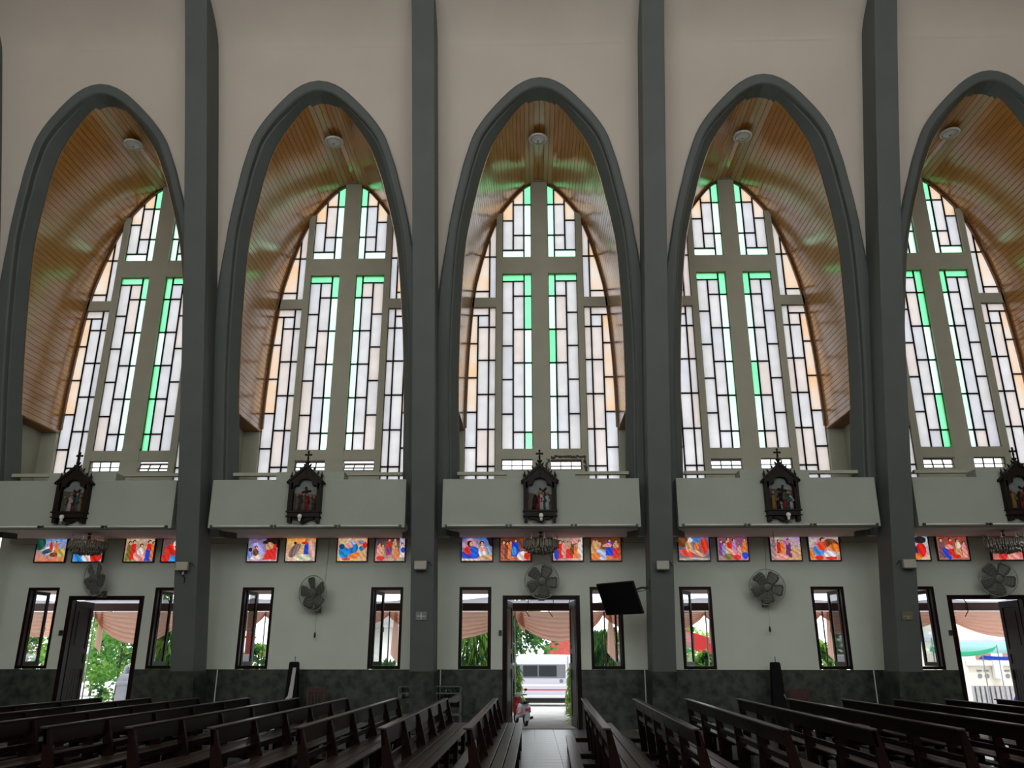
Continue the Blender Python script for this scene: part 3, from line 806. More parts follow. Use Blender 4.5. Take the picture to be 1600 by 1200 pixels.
PICS = {
 (-2, 0): ('backlit picture of a rider in red led across a sandy field under blue sky', ((0.35, 0.55, 0.85), (0.80, 0.38, 0.20)), [('e', 0.08, 0.8, 0.2, 0.3, (0.05, 0.18, 0.14)), ('e', 0.9, 0.38, 0.2, 0.18, (0.65, 0.55, 0.2)), ('e', 0.45, 0.5, 0.24, 0.16, WH, 0.4), ('e', 0.38, 0.45, 0.2, 0.1, (0.05, 0.2, 0.3), 0.5), *person(0.48, 0.5, 0.45, RD), *person(0.66, 0.35, 0.55, OR), ('e', 0.6, 0.3, 0.14, 0.1, BR)]),
 (-2, 1): ('backlit picture half hidden by the far-left chandelier, blue, white and red robes', ((0.3, 0.2, 0.15), (0.75, 0.7, 0.75)), [('e', 0.2, 0.2, 0.2, 0.25, LB), ('e', 0.5, 0.2, 0.2, 0.2, WH), ('e', 0.78, 0.22, 0.2, 0.28, RD), *person(0.4, 0.3, 0.6, BR), *person(0.65, 0.3, 0.6, OL)]),
 (-2, 2): ('backlit picture of an olive-robed crowd and a standing figure in blue skirt', ((0.75, 0.65, 0.5), (0.55, 0.4, 0.25)), [*person(0.14, 0.05, 0.85, OL), *person(0.28, 0.1, 0.85, RD), ('e', 0.55, 0.25, 0.25, 0.25, PK), *seated(0.55, 0.1, 0.7, PK, WH), *person(0.82, 0.1, 0.85, RD), ('p', [(0.70, 0.02), (0.92, 0.02), (0.88, 0.5), (0.72, 0.5)], BL), *person(0.97, 0.1, 0.8, OR)]),
 (-2, 3): ('backlit picture cut off by the pillar, white-haired figure in red over blue water', ((0.3, 0.2, 0.18), (0.4, 0.2, 0.2)), [('e', 0.7, 0.2, 0.6, 0.28, LB), ('e', 0.35, 0.5, 0.25, 0.25, RD), ('e', 0.6, 0.75, 0.25, 0.2, WH), ('e', 0.5, 0.6, 0.12, 0.12, SK), ('e', 0.15, 0.15, 0.14, 0.2, RD)]),
 (-1, 0): ('backlit picture of a man in red bending over a pale kneeling figure', ((0.30, 0.25, 0.45), (0.70, 0.55, 0.60)), [('p', [(0.65, 0.6), (1, 0.6), (1, 1), (0.6, 1)], DK), ('e', 0.3, 0.5, 0.28, 0.3, (0.55, 0.50, 0.80)), ('p', [(0.52, 0.08), (0.97, 0.05), (0.95, 0.75), (0.7, 0.7)], RD), ('e', 0.72, 0.66, 0.14, 0.16, TN), ('e', 0.58, 0.82, 0.1, 0.08, HR), *seated(0.27, 0.08, 0.62, WH, BR), ('e', 0.06, 0.3, 0.1, 0.2, (0.3, 0.4, 0.8)), ('e', 0.08, 0.5, 0.07, 0.09, HR)]),
 (-1, 1): ('backlit picture of grey-robed figures meeting a figure in blue on golden ground', ((0.85, 0.52, 0.18), (0.82, 0.68, 0.55)), [('e', 0.85, 0.35, 0.25, 0.55, (0.70, 0.50, 0.45)), ('e', 0.27, 0.45, 0.14, 0.32, (0.32, 0.25, 0.22), -0.4), ('e', 0.36, 0.5, 0.08, 0.28, (0.38, 0.3, 0.3), -0.4), ('e', 0.3, 0.78, 0.05, 0.06, HR), *person(0.68, 0.3, 0.65, BL), ('e', 0.62, 0.78, 0.12, 0.06, RD), ('e', 0.6, 0.15, 0.3, 0.14, (0.72, 0.72, 0.58))]),
 (-1, 2): ('backlit picture of two figures in bright blue robes gathered round a tan table', ((0.85, 0.62, 0.45), (0.88, 0.62, 0.40)), [('e', 0.25, 0.32, 0.2, 0.3, (0.02, 0.38, 0.75), 0.4), ('e', 0.52, 0.5, 0.16, 0.26, (0.03, 0.32, 0.65), -0.3), ('e', 0.13, 0.62, 0.1, 0.12, (0.02, 0.15, 0.3)), ('e', 0.4, 0.66, 0.12, 0.1, PK), ('e', 0.5, 0.78, 0.1, 0.08, (0.5, 0.6, 0.85)), ('e', 0.78, 0.8, 0.1, 0.08, (0.3, 0.4, 0.55)), ('e', 0.82, 0.55, 0.1, 0.12, (0.05, 0.35, 0.5)), ('e', 0.92, 0.68, 0.08, 0.14, RD), ('p', [(0.4, 0.1), (1, 0.1), (1, 0.42), (0.75, 0.45)], TN), ('e', 0.55, 0.22, 0.2, 0.12, OR, 0.4), ('e', 0.3, 0.08, 0.15, 0.05, RD)]),
 (-1, 3): ('backlit picture of a dark crowded scene with a red-robed figure rising', ((0.12, 0.08, 0.10), (0.70, 0.48, 0.45)), [('p', [(0.82, 0.4), (1, 0.4), (1, 1), (0.82, 1)], (0.6, 0.55, 0.65)), *person(0.12, 0.2, 0.6, PK), *person(0.24, 0.15, 0.6, TN), *person(0.45, 0.25, 0.75, RD), ('e', 0.46, 0.45, 0.1, 0.15, PU), *person(0.65, 0.3, 0.7, TN), *person(0.72, 0.1, 0.55, OR), *person(0.92, 0.15, 0.65, WH), ('e', 0.94, 0.47, 0.08, 0.12, BL), ('e', 0.18, 0.12, 0.14, 0.1, RD)]),
 (0, 0): ('backlit picture of two seated figures talking, blue mantle under blue sky', ((0.16, 0.33, 0.72), (0.70, 0.45, 0.42)), [('e', 0.3, 0.72, 0.3, 0.25, (0.62, 0.42, 0.52)), ('p', [(0.8, 1), (1, 1), (1, 0.6), (0.92, 0.65)], DK), ('e', 0.27, 0.25, 0.3, 0.22, BL), ('e', 0.22, 0.45, 0.16, 0.17, RD), ('e', 0.42, 0.42, 0.14, 0.22, (0.05, 0.22, 0.75), 0.5), ('e', 0.26, 0.74, 0.09, 0.13, HR), ('e', 0.3, 0.72, 0.05, 0.09, SK), ('e', 0.68, 0.4, 0.13, 0.24, WH), ('e', 0.68, 0.5, 0.1, 0.1, PK), ('e', 0.66, 0.74, 0.08, 0.11, HR), ('e', 0.67, 0.71, 0.055, 0.08, SK), ('e', 0.88, 0.4, 0.1, 0.2, (0.4, 0.5, 0.6)), ('e', 0.85, 0.14, 0.25, 0.12, TN), ('p', [(0, 0), (0.6, 0), (0.6, 0.08), (0, 0.08)], (0.9, 0.7, 0.5))]),
 (0, 1): ('backlit picture of a standing figure in deep blue above a crouching pale figure', ((0.25, 0.10, 0.07), (0.70, 0.28, 0.18)), [*person(0.1, 0.05, 0.85, (0.55, 0.2, 0.15)), *person(0.22, 0.05, 0.8, BR), *person(0.33, 0.1, 0.8, OR), *person(0.5, 0.18, 0.78, BL, w=1.6), ('e', 0.46, 0.42, 0.08, 0.2, LB), ('e', 0.76, 0.2, 0.2, 0.2, WH), ('e', 0.88, 0.2, 0.1, 0.15, RD), ('e', 0.72, 0.75, 0.14, 0.2, BR)]),
 (0, 2): ('backlit picture of red-robed men before a pale marble hall', ((0.55, 0.42, 0.40), (0.80, 0.50, 0.45)), [('p', [(0.92, 0.05), (1, 0.05), (1, 1), (0.92, 1)], WH), *person(0.24, 0.1, 0.8, RD), ('e', 0.12, 0.25, 0.08, 0.22, BL), *person(0.36, 0.25, 0.6, PK), *person(0.52, 0.3, 0.55, TN), ('p', [(0.42, 0.1), (0.68, 0.1), (0.66, 0.5), (0.46, 0.5)], RD), *person(0.66, 0.25, 0.6, BR), *person(0.78, 0.1, 0.65, OR), *person(0.9, 0.3, 0.6, WH), ('e', 0.74, 0.82, 0.1, 0.1, PK)]),
 (0, 3): ('backlit picture of a figure in blue and rose blessing a kneeling crowd', ((0.22, 0.10, 0.06), (0.62, 0.28, 0.14)), [('e', 0.15, 0.5, 0.18, 0.28, TN), ('e', 0.1, 0.78, 0.05, 0.08, SK), ('e', 0.2, 0.78, 0.05, 0.08, SK), ('e', 0.3, 0.7, 0.05, 0.08, SK), ('e', 0.38, 0.25, 0.2, 0.25, (0.55, 0.62, 0.82), 0.5), ('e', 0.15, 0.18, 0.15, 0.16, OR), *person(0.62, 0.2, 0.75, BL, w=1.4), ('e', 0.52, 0.66, 0.14, 0.06, PK, 0.3), ('e', 0.6, 0.66, 0.1, 0.1, PK), *person(0.84, 0.12, 0.8, RD), ('e', 0.84, 0.65, 0.1, 0.12, TN), ('e', 0.6, 0.12, 0.12, 0.08, OR)]),
 (1, 0): ('backlit picture of a bare-chested reclining figure on red cloth, blue sky', ((0.15, 0.40, 0.75), (0.35, 0.25, 0.22)), [('e', 0.1, 0.8, 0.25, 0.25, BR), ('e', 0.85, 0.62, 0.13, 0.36, (0.82, 0.12, 0.06)), ('e', 0.27, 0.32, 0.25, 0.16, (0.85, 0.15, 0.12), -0.4), ('e', 0.35, 0.6, 0.12, 0.26, TN), ('e', 0.4, 0.87, 0.08, 0.1, WH), ('e', 0.6, 0.32, 0.3, 0.08, SK, -0.55), ('e', 0.6, 0.6, 0.08, 0.18, OR), ('e', 0.5, 0.06, 0.6, 0.06, (0.6, 0.5, 0.45))]),
 (1, 1): ('backlit picture of a violet and red throng packed edge to edge', ((0.35, 0.18, 0.28), (0.60, 0.40, 0.42)), [*person(0.12, 0.2, 0.7, PU), *person(0.22, 0.1, 0.7, (0.4, 0.4, 0.65)), *person(0.36, 0.3, 0.7, (0.7, 0.6, 0.3)), ('e', 0.4, 0.65, 0.1, 0.15, RD), *person(0.55, 0.3, 0.65, (0.62, 0.35, 0.65)), ('e', 0.48, 0.25, 0.15, 0.2, PK), *person(0.72, 0.1, 0.6, PK), *person(0.9, 0.35, 0.6, OR), ('e', 0.35, 0.15, 0.2, 0.12, OL), ('e', 0.62, 0.12, 0.14, 0.12, RD), ('e', 0.9, 0.2, 0.1, 0.15, BL)]),
 (1, 2): ('backlit picture of three walkers in red, orange and purple on a dusty road', ((0.62, 0.55, 0.68), (0.82, 0.48, 0.28)), [('p', [(0, 0), (0.2, 0), (0.15, 1), (0, 1)], (0.5, 0.35, 0.35)), *person(0.28, 0.3, 0.6, (0.65, 0.06, 0.05)), *person(0.4, 0.3, 0.58, OR), *person(0.6, 0.12, 0.82, (0.28, 0.08, 0.24)), ('e', 0.54, 0.75, 0.1, 0.12, (0.6, 0.3, 0.5)), ('e', 0.38, 0.15, 0.22, 0.1, PK), ('e', 0.85, 0.35, 0.2, 0.1, TN)]),
 (1, 3): ('backlit picture of a figure in red and light blue tending a fallen man', ((0.62, 0.58, 0.62), (0.80, 0.45, 0.32)), [('e', 0.75, 0.7, 0.25, 0.2, BR, -0.4), ('e', 0.85, 0.5, 0.2, 0.2, OR, -0.4), ('e', 0.3, 0.4, 0.2, 0.22, LB), ('e', 0.42, 0.6, 0.16, 0.2, (0.85, 0.16, 0.08)), ('e', 0.46, 0.88, 0.08, 0.09, HR), ('e', 0.48, 0.84, 0.06, 0.07, SK), ('e', 0.68, 0.25, 0.2, 0.16, (0.82, 0.82, 0.9)), ('e', 0.66, 0.48, 0.07, 0.09, SK), ('e', 0.3, 0.1, 0.14, 0.1, RD), ('e', 0.07, 0.25, 0.1, 0.2, OR), ('e', 0.7, 0.08, 0.2, 0.07, RD)]),
 (2, 0): ('backlit picture partly behind the pillar, bright red robe against dark wings', ((0.75, 0.75, 0.80), (0.80, 0.55, 0.40)), [('e', 0.75, 0.85, 0.2, 0.15, (0.05, 0.06, 0.07)), ('e', 0.75, 0.42, 0.16, 0.3, (0.85, 0.06, 0.05)), ('e', 0.55, 0.4, 0.1, 0.2, (0.05, 0.08, 0.2)), ('e', 0.5, 0.15, 0.25, 0.15, OR), ('e', 0.45, 0.7, 0.1, 0.12, TN), *person(0.2, 0.2, 0.7, PU)]),
 (2, 1): ('backlit picture of pale dancing figures and a blue cloth on rust ground', ((0.45, 0.18, 0.14), (0.62, 0.28, 0.20)), [*person(0.14, 0.1, 0.85, (0.30, 0.18, 0.25)), ('e', 0.3, 0.25, 0.1, 0.26, BL, 0.3), *person(0.45, 0.2, 0.75, RD), ('e', 0.4, 0.55, 0.14, 0.1, PK), *person(0.68, 0.12, 0.8, TN), ('e', 0.72, 0.62, 0.06, 0.14, WH), *person(0.88, 0.1, 0.7, PK), ('e', 0.6, 0.15, 0.14, 0.08, RD)]),
 (2, 2): ('backlit picture veiled by the far-right chandelier, red glow at its foot', ((0.10, 0.05, 0.05), (0.85, 0.40, 0.35)), [('e', 0.35, 0.15, 0.15, 0.16, (0.85, 0.1, 0.1)), ('e', 0.7, 0.15, 0.2, 0.14, PK), *person(0.5, 0.25, 0.6, BR), *person(0.25, 0.3, 0.55, DK)]),
}
PXS = [(-1.88, -1.135), (-0.985, -0.25), (0.225, 0.955), (1.105, 1.835)]
def picture(k, i):
    lab, bgc, shp = PICS[(k, i)]
    a, b = PXS[i]; x = bx(k) - 0.01 + (a + b) / 2; w = b - a; h = 0.595; zc = 3.868
    r = empty('backlit_picture', (x, 0.0, zc - h / 2)); tag(r, lab, 'picture', 'backlit pictures under the gallery')
    t = 0.024
    f = MB().box(-w / 2, -w / 2 + t, -0.07, -0.001, 0, h).box(w / 2 - t, w / 2, -0.07, -0.001, 0, h).box(-w / 2 + t, w / 2 - t, -0.07, -0.001, h - 0.04, h).box(-w / 2 + t, w / 2 - t, -0.07, -0.001, 0, t)
    f.build('frame', 'black_plastic', r)
    nx, nz = 56, 44
    img = paint(nx, nz, bgc, shp, hash((k, i)) % 1000 + 3)
    x0, x1, z0, z1 = -w / 2 + t, w / 2 - t, t, h - 0.04
    V = [(x0 + (x1 - x0) * ix / nx, -0.05, z0 + (z1 - z0) * iz / nz) for iz in range(nz + 1) for ix in range(nx + 1)]
    F = [(iz * (nx + 1) + ix, iz * (nx + 1) + ix + 1, (iz + 1) * (nx + 1) + ix + 1, (iz + 1) * (nx + 1) + ix) for iz in range(nz) for ix in range(nx)]
    me = bpy.data.meshes.new('picture_film'); me.from_pydata(V, [], F); me.materials.append(MATS['backlit_print'])
    ca = me.color_attributes.new('print', 'FLOAT_COLOR', 'CORNER')
    cols = np.ones((nx * nz * 4, 4), np.float32); cols[:, :3] = np.repeat(img.reshape(-1, 3), 4, axis=0)
    ca.data.foreach_set('color', cols.ravel()); me.update()
    link('picture_film', me, r)
for key in PICS: picture(*key)

# ------------------------------------------------------------------ stations of the cross on the parapets
def relief_figure(mb, x, z, s, yb=-0.06, lean=0.0):
    mb.loft([[(x + lean * t * s + r * s * math.cos(a), yb + 0.6 * r * s * math.sin(a), z + t * s) for a in [2 * PI * j / 8 for j in range(8)]] for t, r in ((0, 0.16), (0.3, 0.13), (0.55, 0.11), (0.72, 0.125), (0.80, 0.05))])
def head(mb, x, z, s, yb=-0.075, lean=0.0): mb.ball((x + lean * s, yb, z + 0.89 * s), 0.085 * s, 8, 6, (0.9, 0.9, 1.15))
STN = {
 -2: ('carved wooden station with a figure in white among soldiers, left of the far-left chandelier', [(-0.13, 0.30, 'grey', -0.1), (-0.05, 0.36, 'white', 0.05), (0.03, 0.30, 'red', -0.1), (0.10, 0.36, 'teal', 0), (0.17, 0.32, 'ochre', 0.0)], 0.7, 'station_ground'),
 -1: ('carved wooden station with a crowd about a figure in a red skirt, left bay', [(-0.17, 0.32, 'grey', 0), (-0.10, 0.36, 'brown', 0), (-0.03, 0.34, 'grey', 0), (0.04, 0.34, 'red', 0), (0.12, 0.30, 'grey', 0), (0.19, 0.28, 'brown', 0)], -0.15, 'station_sky'),
 0: ('carved wooden station with a red-robed and a teal-robed figure embracing, over the middle door', [(-0.12, 0.30, 'dark', 0.05), (-0.04, 0.36, 'red', 0.08), (0.04, 0.38, 'white', -0.05), (0.09, 0.34, 'teal', -0.05), (0.15, 0.34, 'white', 0)], 0.75, 'station_sky'),
 1: ('carved wooden station with a fallen figure in red and white, right bay', [(-0.17, 0.34, 'ochre', 0), (-0.08, 0.32, 'dark', 0.1), (-0.02, 0.22, 'white', -0.25), (0.05, 0.22, 'red', 0.1), (0.13, 0.34, 'teal', 0), (0.18, 0.33, 'white', 0)], 0.2, 'station_ground'),
 2: ('carved wooden station with a yellow-robed and a dark red figure, at the right picture edge', [(-0.17, 0.36, 'ochre', 0), (-0.08, 0.32, 'dark', 0.1), (-0.01, 0.36, 'red', 0.05), (0.08, 0.28, 'grey', 0.2), (0.16, 0.30, 'grey', -0.1)], 0.8, 'station_sky')}
def station(k, dx):
    lab, figs, ang, bgm = STN[k]
    r = empty('station_carving', (bx(k) + dx, -1.862, 4.19)); tag(r, lab, 'wall carving', 'stations along the parapet')
    body = MB()
    for s in (-1, 1):
        a, b = sorted((s * 0.255, s * 0.335)); body.box(a, b, -0.15, 0, 0.22, 0.86)
        a, b = sorted((s * 0.30, s * 0.352)); body.box(a, b, -0.165, 0, 0.24, 0.84)
        arc = [(s * 0.145 * math.cos(t), 0.785 + 0.03 + 0.115 * math.sin(t)) for t in [PI / 2 * i / 7 for i in range(8)]]
        pts = [(s * 0.352, 0.70), (s * 0.255, 0.70), (s * 0.25, 0.745), (s * 0.225, 0.775), (s * 0.19, 0.785), (s * 0.15, 0.785)] + arc + [(0.0, 1.19), (s * 0.36, 0.86)]
        body.prism(pts, -0.15, -0.02)
    body.build('frame', 'carved_wood', r, bevel=0.006)
    g = MB()
    for s in (-1, 1):
        g.prism([(s * 0.385, 0.825), (s * 0.40, 0.865), (0, 1.25), (0, 1.17)], -0.185, 0)
        g.box(*sorted((s * 0.28, s * 0.40)), -0.185, 0, 0.825, 0.865)
        for i, t in enumerate((0.18, 0.42, 0.66, 0.88)):   # crockets
            cx, cz = s * 0.39 * (1 - t), 0.87 + 0.37 * t
            g.ball((cx + s * 0.012, -0.09, cz + 0.035), 0.022, 6, 5, (1, 1, 1.4)); g.ball((cx + s * 0.028, -0.09, cz + 0.062), 0.017, 6, 5)
    g.build('gable', 'carved_wood', r)
    for s in (-1, 1):
        MB().lathe([(0.028, 0), (0.03, 0.03), (0.02, 0.05), (0.026, 0.11), (0.024, 0.13), (0.012, 0.20), (0.004, 0.235)], s * 0.325, -0.09, 0.865, 8).build('pinnacle', 'carved_wood', r)
    f = MB().lathe([(0.045, 0), (0.03, 0.05), (0.03, 0.10), (0.05, 0.125), (0.022, 0.14), (0.018, 0.21), (0.03, 0.225), (0.016, 0.24), (0.014, 0.33)], 0, -0.09, 1.17, 8)
    for s in (-1, 1): f.ball((s * 0.055, -0.09, 1.225), 0.022, 6, 5, (1.4, 1, 1)); f.ball((s * 0.04, -0.09, 1.315), 0.016, 6, 5, (1.3, 1, 1))
    f.build('finial', 'carved_wood', r)
    c = MB(); c.box(-0.016, 0.016, -0.105, -0.075, 1.38, 1.545).box(-0.062, 0.062, -0.105, -0.075, 1.452, 1.484)
    for dx_, dz in ((0, 1.535), (-0.058, 1.468), (0.058, 1.468)): c.ball((dx_, -0.09, dz), 0.026, 6, 5, (1, 0.6, 1))
    c.ball((0, -0.09, 1.468), 0.034, 6, 5, (1, 0.6, 1)); c.build('cross', 'carved_wood', r)
    l = MB().box(-0.365, 0.365, -0.20, 0, 0.205, 0.235).box(-0.335, 0.335, -0.17, 0, 0.13, 0.205).box(-0.36, 0.36, -0.195, 0, 0.105, 0.13); l.build('ledge', 'carved_wood', r)
    for s in (-1, 1):
        MB().box(*sorted((s * 0.26, s * 0.335)), -0.15, 0, -0.005, 0.105).build('foot', 'carved_wood', r)
    a = MB()
    a.prism([(-0.25, 0.105), (0.25, 0.105), (0.20, 0.06), (0.12, 0.055), (0.06, 0.01), (0, -0.005), (-0.06, 0.01), (-0.12, 0.055), (-0.20, 0.06)], -0.13, 0); a.build('apron', 'carved_wood', r)
    MB().box(-0.26, 0.26, -0.03, -0.005, 0.22, 0.93).build('backdrop_panel', bgm, r)
    if bgm == 'station_sky':
        MB().prism([(-0.255, 0.23), (0.255, 0.23), (0.255, 0.58), (0.12, 0.62), (0.0, 0.50), (-0.12, 0.60), (-0.255, 0.64)], -0.04, -0.03).build('backdrop_hill', 'station_ground', r)
    else:
        MB().prism([(-0.255, 0.70), (0.255, 0.66), (0.2, 0.79), (0.14, 0.80), (0.1, 0.90), (0, 0.925), (-0.1, 0.90), (-0.14, 0.80), (-0.2, 0.79)], -0.04, -0.03).build('backdrop_sky', 'station_sky', r)
    cr = MB(); cr.box(-0.02, 0.02, -0.07, -0.04, -0.17, 0.17).box(-0.10, 0.10, -0.072, -0.042, 0.05, 0.085)
    co_ = cr.build('relief_cross', 'relief_dark', r); co_.location = (0.02, 0, 0.60); co_.rotation_euler = (0, ang, 0)
    for (fx, s, m, lean) in figs:
        fm = MB(); relief_figure(fm, fx, 0.245, s * 1.15, -0.075, lean); fo = fm.build('relief_figure', 'relief_' + m, r, True)
        hm = MB(); head(hm, fx, 0.245, s * 1.15, -0.09, lean); hm.build('head', 'relief_skin' if m != 'dark' else 'relief_dark', fo, True)
        am = MB(); am.tube([(fx + lean * s + 0.03, -0.10, 0.245 + 0.74 * s), (fx + lean * s + 0.06, -0.115, 0.245 + 0.55 * s), (fx + lean * s + 0.02, -0.12, 0.245 + 0.50 * s)], 0.014, 6); am.build('arm', 'relief_' + m, fo, True)
for k, dx in ((-2, -0.13), (-1, -0.09), (0, -0.07), (1, 0.03), (2, 0.02)): station(k, dx)
# small bulb lamps under the stations
for k, dx in ((-2, -0.20), (-1, -0.13), (0, -0.05), (1, 0.08), (2, 0.06)):
    r = empty('bulb_lamp', (bx(k) + dx, -2.11, 4.185)); tag(r, f'white bulb on a clip under the {BAY[k]} carved station', 'lamp', 'bulbs under the stations')
    MB().lathe([(0.012, 0.0), (0.028, 0.01), (0.03, 0.05), (0.02, 0.06)], seg=10).build('socket', 'white_plastic', r, True)
    MB().lathe([(0.02, 0.055), (0.045, 0.085), (0.05, 0.115), (0.04, 0.145), (0.01, 0.16)], seg=12).build('bulb', 'bulb_glass', r, True)
    MB().tube([(0, 0, 0.02), (0.01, 0.07, -0.02), (0.02, 0.16, -0.03), (0.02, 0.248, -0.02)], 0.010, 6).build('clip_arm', 'metal_dark', r)
    MB().tube([(0, 0.16, -0.025), (0.12, 0.15, -0.015), (-0.1, 0.15, -0.02), (-0.18, 0.15, -0.015)], 0.006, 5).build('cable', 'black_plastic', r)
# fluorescent battens along the parapet foot
for k in range(-2, 3):
    for j in range(3):
        r = empty('tube_light', (bx(k) - 0.05 + (j - 1) * 1.37, -1.862, 4.10)); tag(r, f'{("left", "middle", "right")[j]} unlit tube light under the {BAY[k]} parapet edge', 'tube light', 'tube lights on the parapet edge')
        MB().box(-0.66, 0.66, -0.028, 0, 0.0, 0.042).build('batten', 'white_plastic', r, bevel=0.004)
        MB().tube([(-0.62, -0.045, 0.02), (0.62, -0.045, 0.02)], 0.014, 8).build('tube', 'bulb_glass', r, True)
        for s in (-1, 1): MB().box(*sorted((s * 0.62, s * 0.665)), -0.065, 0, -0.002, 0.044).build('end_cap', 'metal_dark', r)

# ------------------------------------------------------------------ chandeliers
def chandelier(k, dx, n):
    r = empty('chandelier', (bx(k) + dx, -0.95, 3.62)); tag(r, f'small crystal chandelier hanging before the pictures in the {BAY[k]} bay', 'chandelier', 'crystal chandeliers')
    MB().tube([(0, 0, 0.50), (0, 0, 0.36)], 0.008, 6).build('rod', 'bronze', r)
    MB().lathe([(0.05, 0.50), (0.04, 0.47), (0.01, 0.45)], seg=12).build('ceiling_rose', 'bronze', r)
    MB().lathe([(0.005, 0.44), (0.05, 0.41), (0.02, 0.38), (0.045, 0.34), (0.03, 0.20), (0.05, 0.12), (0.01, 0.05)], seg=12).build('stem', 'bronze', r, True)
    MB().torus((0, 0, 0.30), 0.36, 0.014, 28, 6, 'z').torus((0, 0, 0.16), 0.25, 0.010, 24, 6, 'z').build('ring', 'bronze', r, True)
    rr = random.Random(n)
    for i in range(8):
        a = 2 * PI * i / 8 + 0.2
        c, s = math.cos(a), math.sin(a)
        arm = MB().tube([(0.03 * c, 0.03 * s, 0.22), (0.15 * c, 0.15 * s, 0.17), (0.28 * c, 0.28 * s, 0.22), (0.37 * c, 0.37 * s, 0.31)], 0.009, 6).build('arm', 'bronze', r)
        MB().lathe([(0.03, 0.31), (0.035, 0.325), (0.012, 0.33), (0.012, 0.39), (0.016, 0.40), (0.010, 0.43), (0.002, 0.45)], 0.37 * c, 0.37 * s, 0, 8).build('candle', 'bulb_glass', arm, True)
    d = MB()
    for R, z0, cnt, ln in ((0.38, 0.32, 52, 0.19), (0.34, 0.26, 44, 0.16), (0.29, 0.20, 38, 0.16), (0.22, 0.14, 28, 0.12), (0.12, 0.08, 14, 0.08)):
        for i in range(cnt):
            a = 2 * PI * i / cnt + rr.uniform(-0.05, 0.05); l = ln * rr.uniform(0.8, 1.1)
            x, y = R * math.cos(a), R * math.sin(a)
            d.lathe([(0.004, 0), (0.018, -0.03), (0.015, -l * 0.6), (0.021, -l * 0.85), (0.002, -l)], x, y, z0, 5)
    o = d.build('crystal_drops', 'crystal', r); o['kind'] = 'stuff'
for n, (k, dx) in enumerate(((-2, -0.17), (0, -0.05), (2, 0.05))): chandelier(k, dx, n)
# bare bulb on a flex where the right bay has no chandelier
r = empty('hanging_bulb', (5.06, -0.95, 3.80)); tag(r, 'clear bulb on a short flex in front of the right bay pictures', 'lamp')
MB().tube([(0, 0, 0.32), (0.01, 0, 0.2), (0, 0, 0.10)], 0.006, 5).build('flex', 'black_plastic', r)
MB().lathe([(0.018, 0.14), (0.02, 0.08)], seg=8).build('socket', 'white_plastic', r)
MB().lathe([(0.02, 0.085), (0.035, 0.05), (0.04, 0.02), (0.025, -0.01), (0.004, -0.02)], seg=12).build('bulb', 'bulb_glass', r, True)

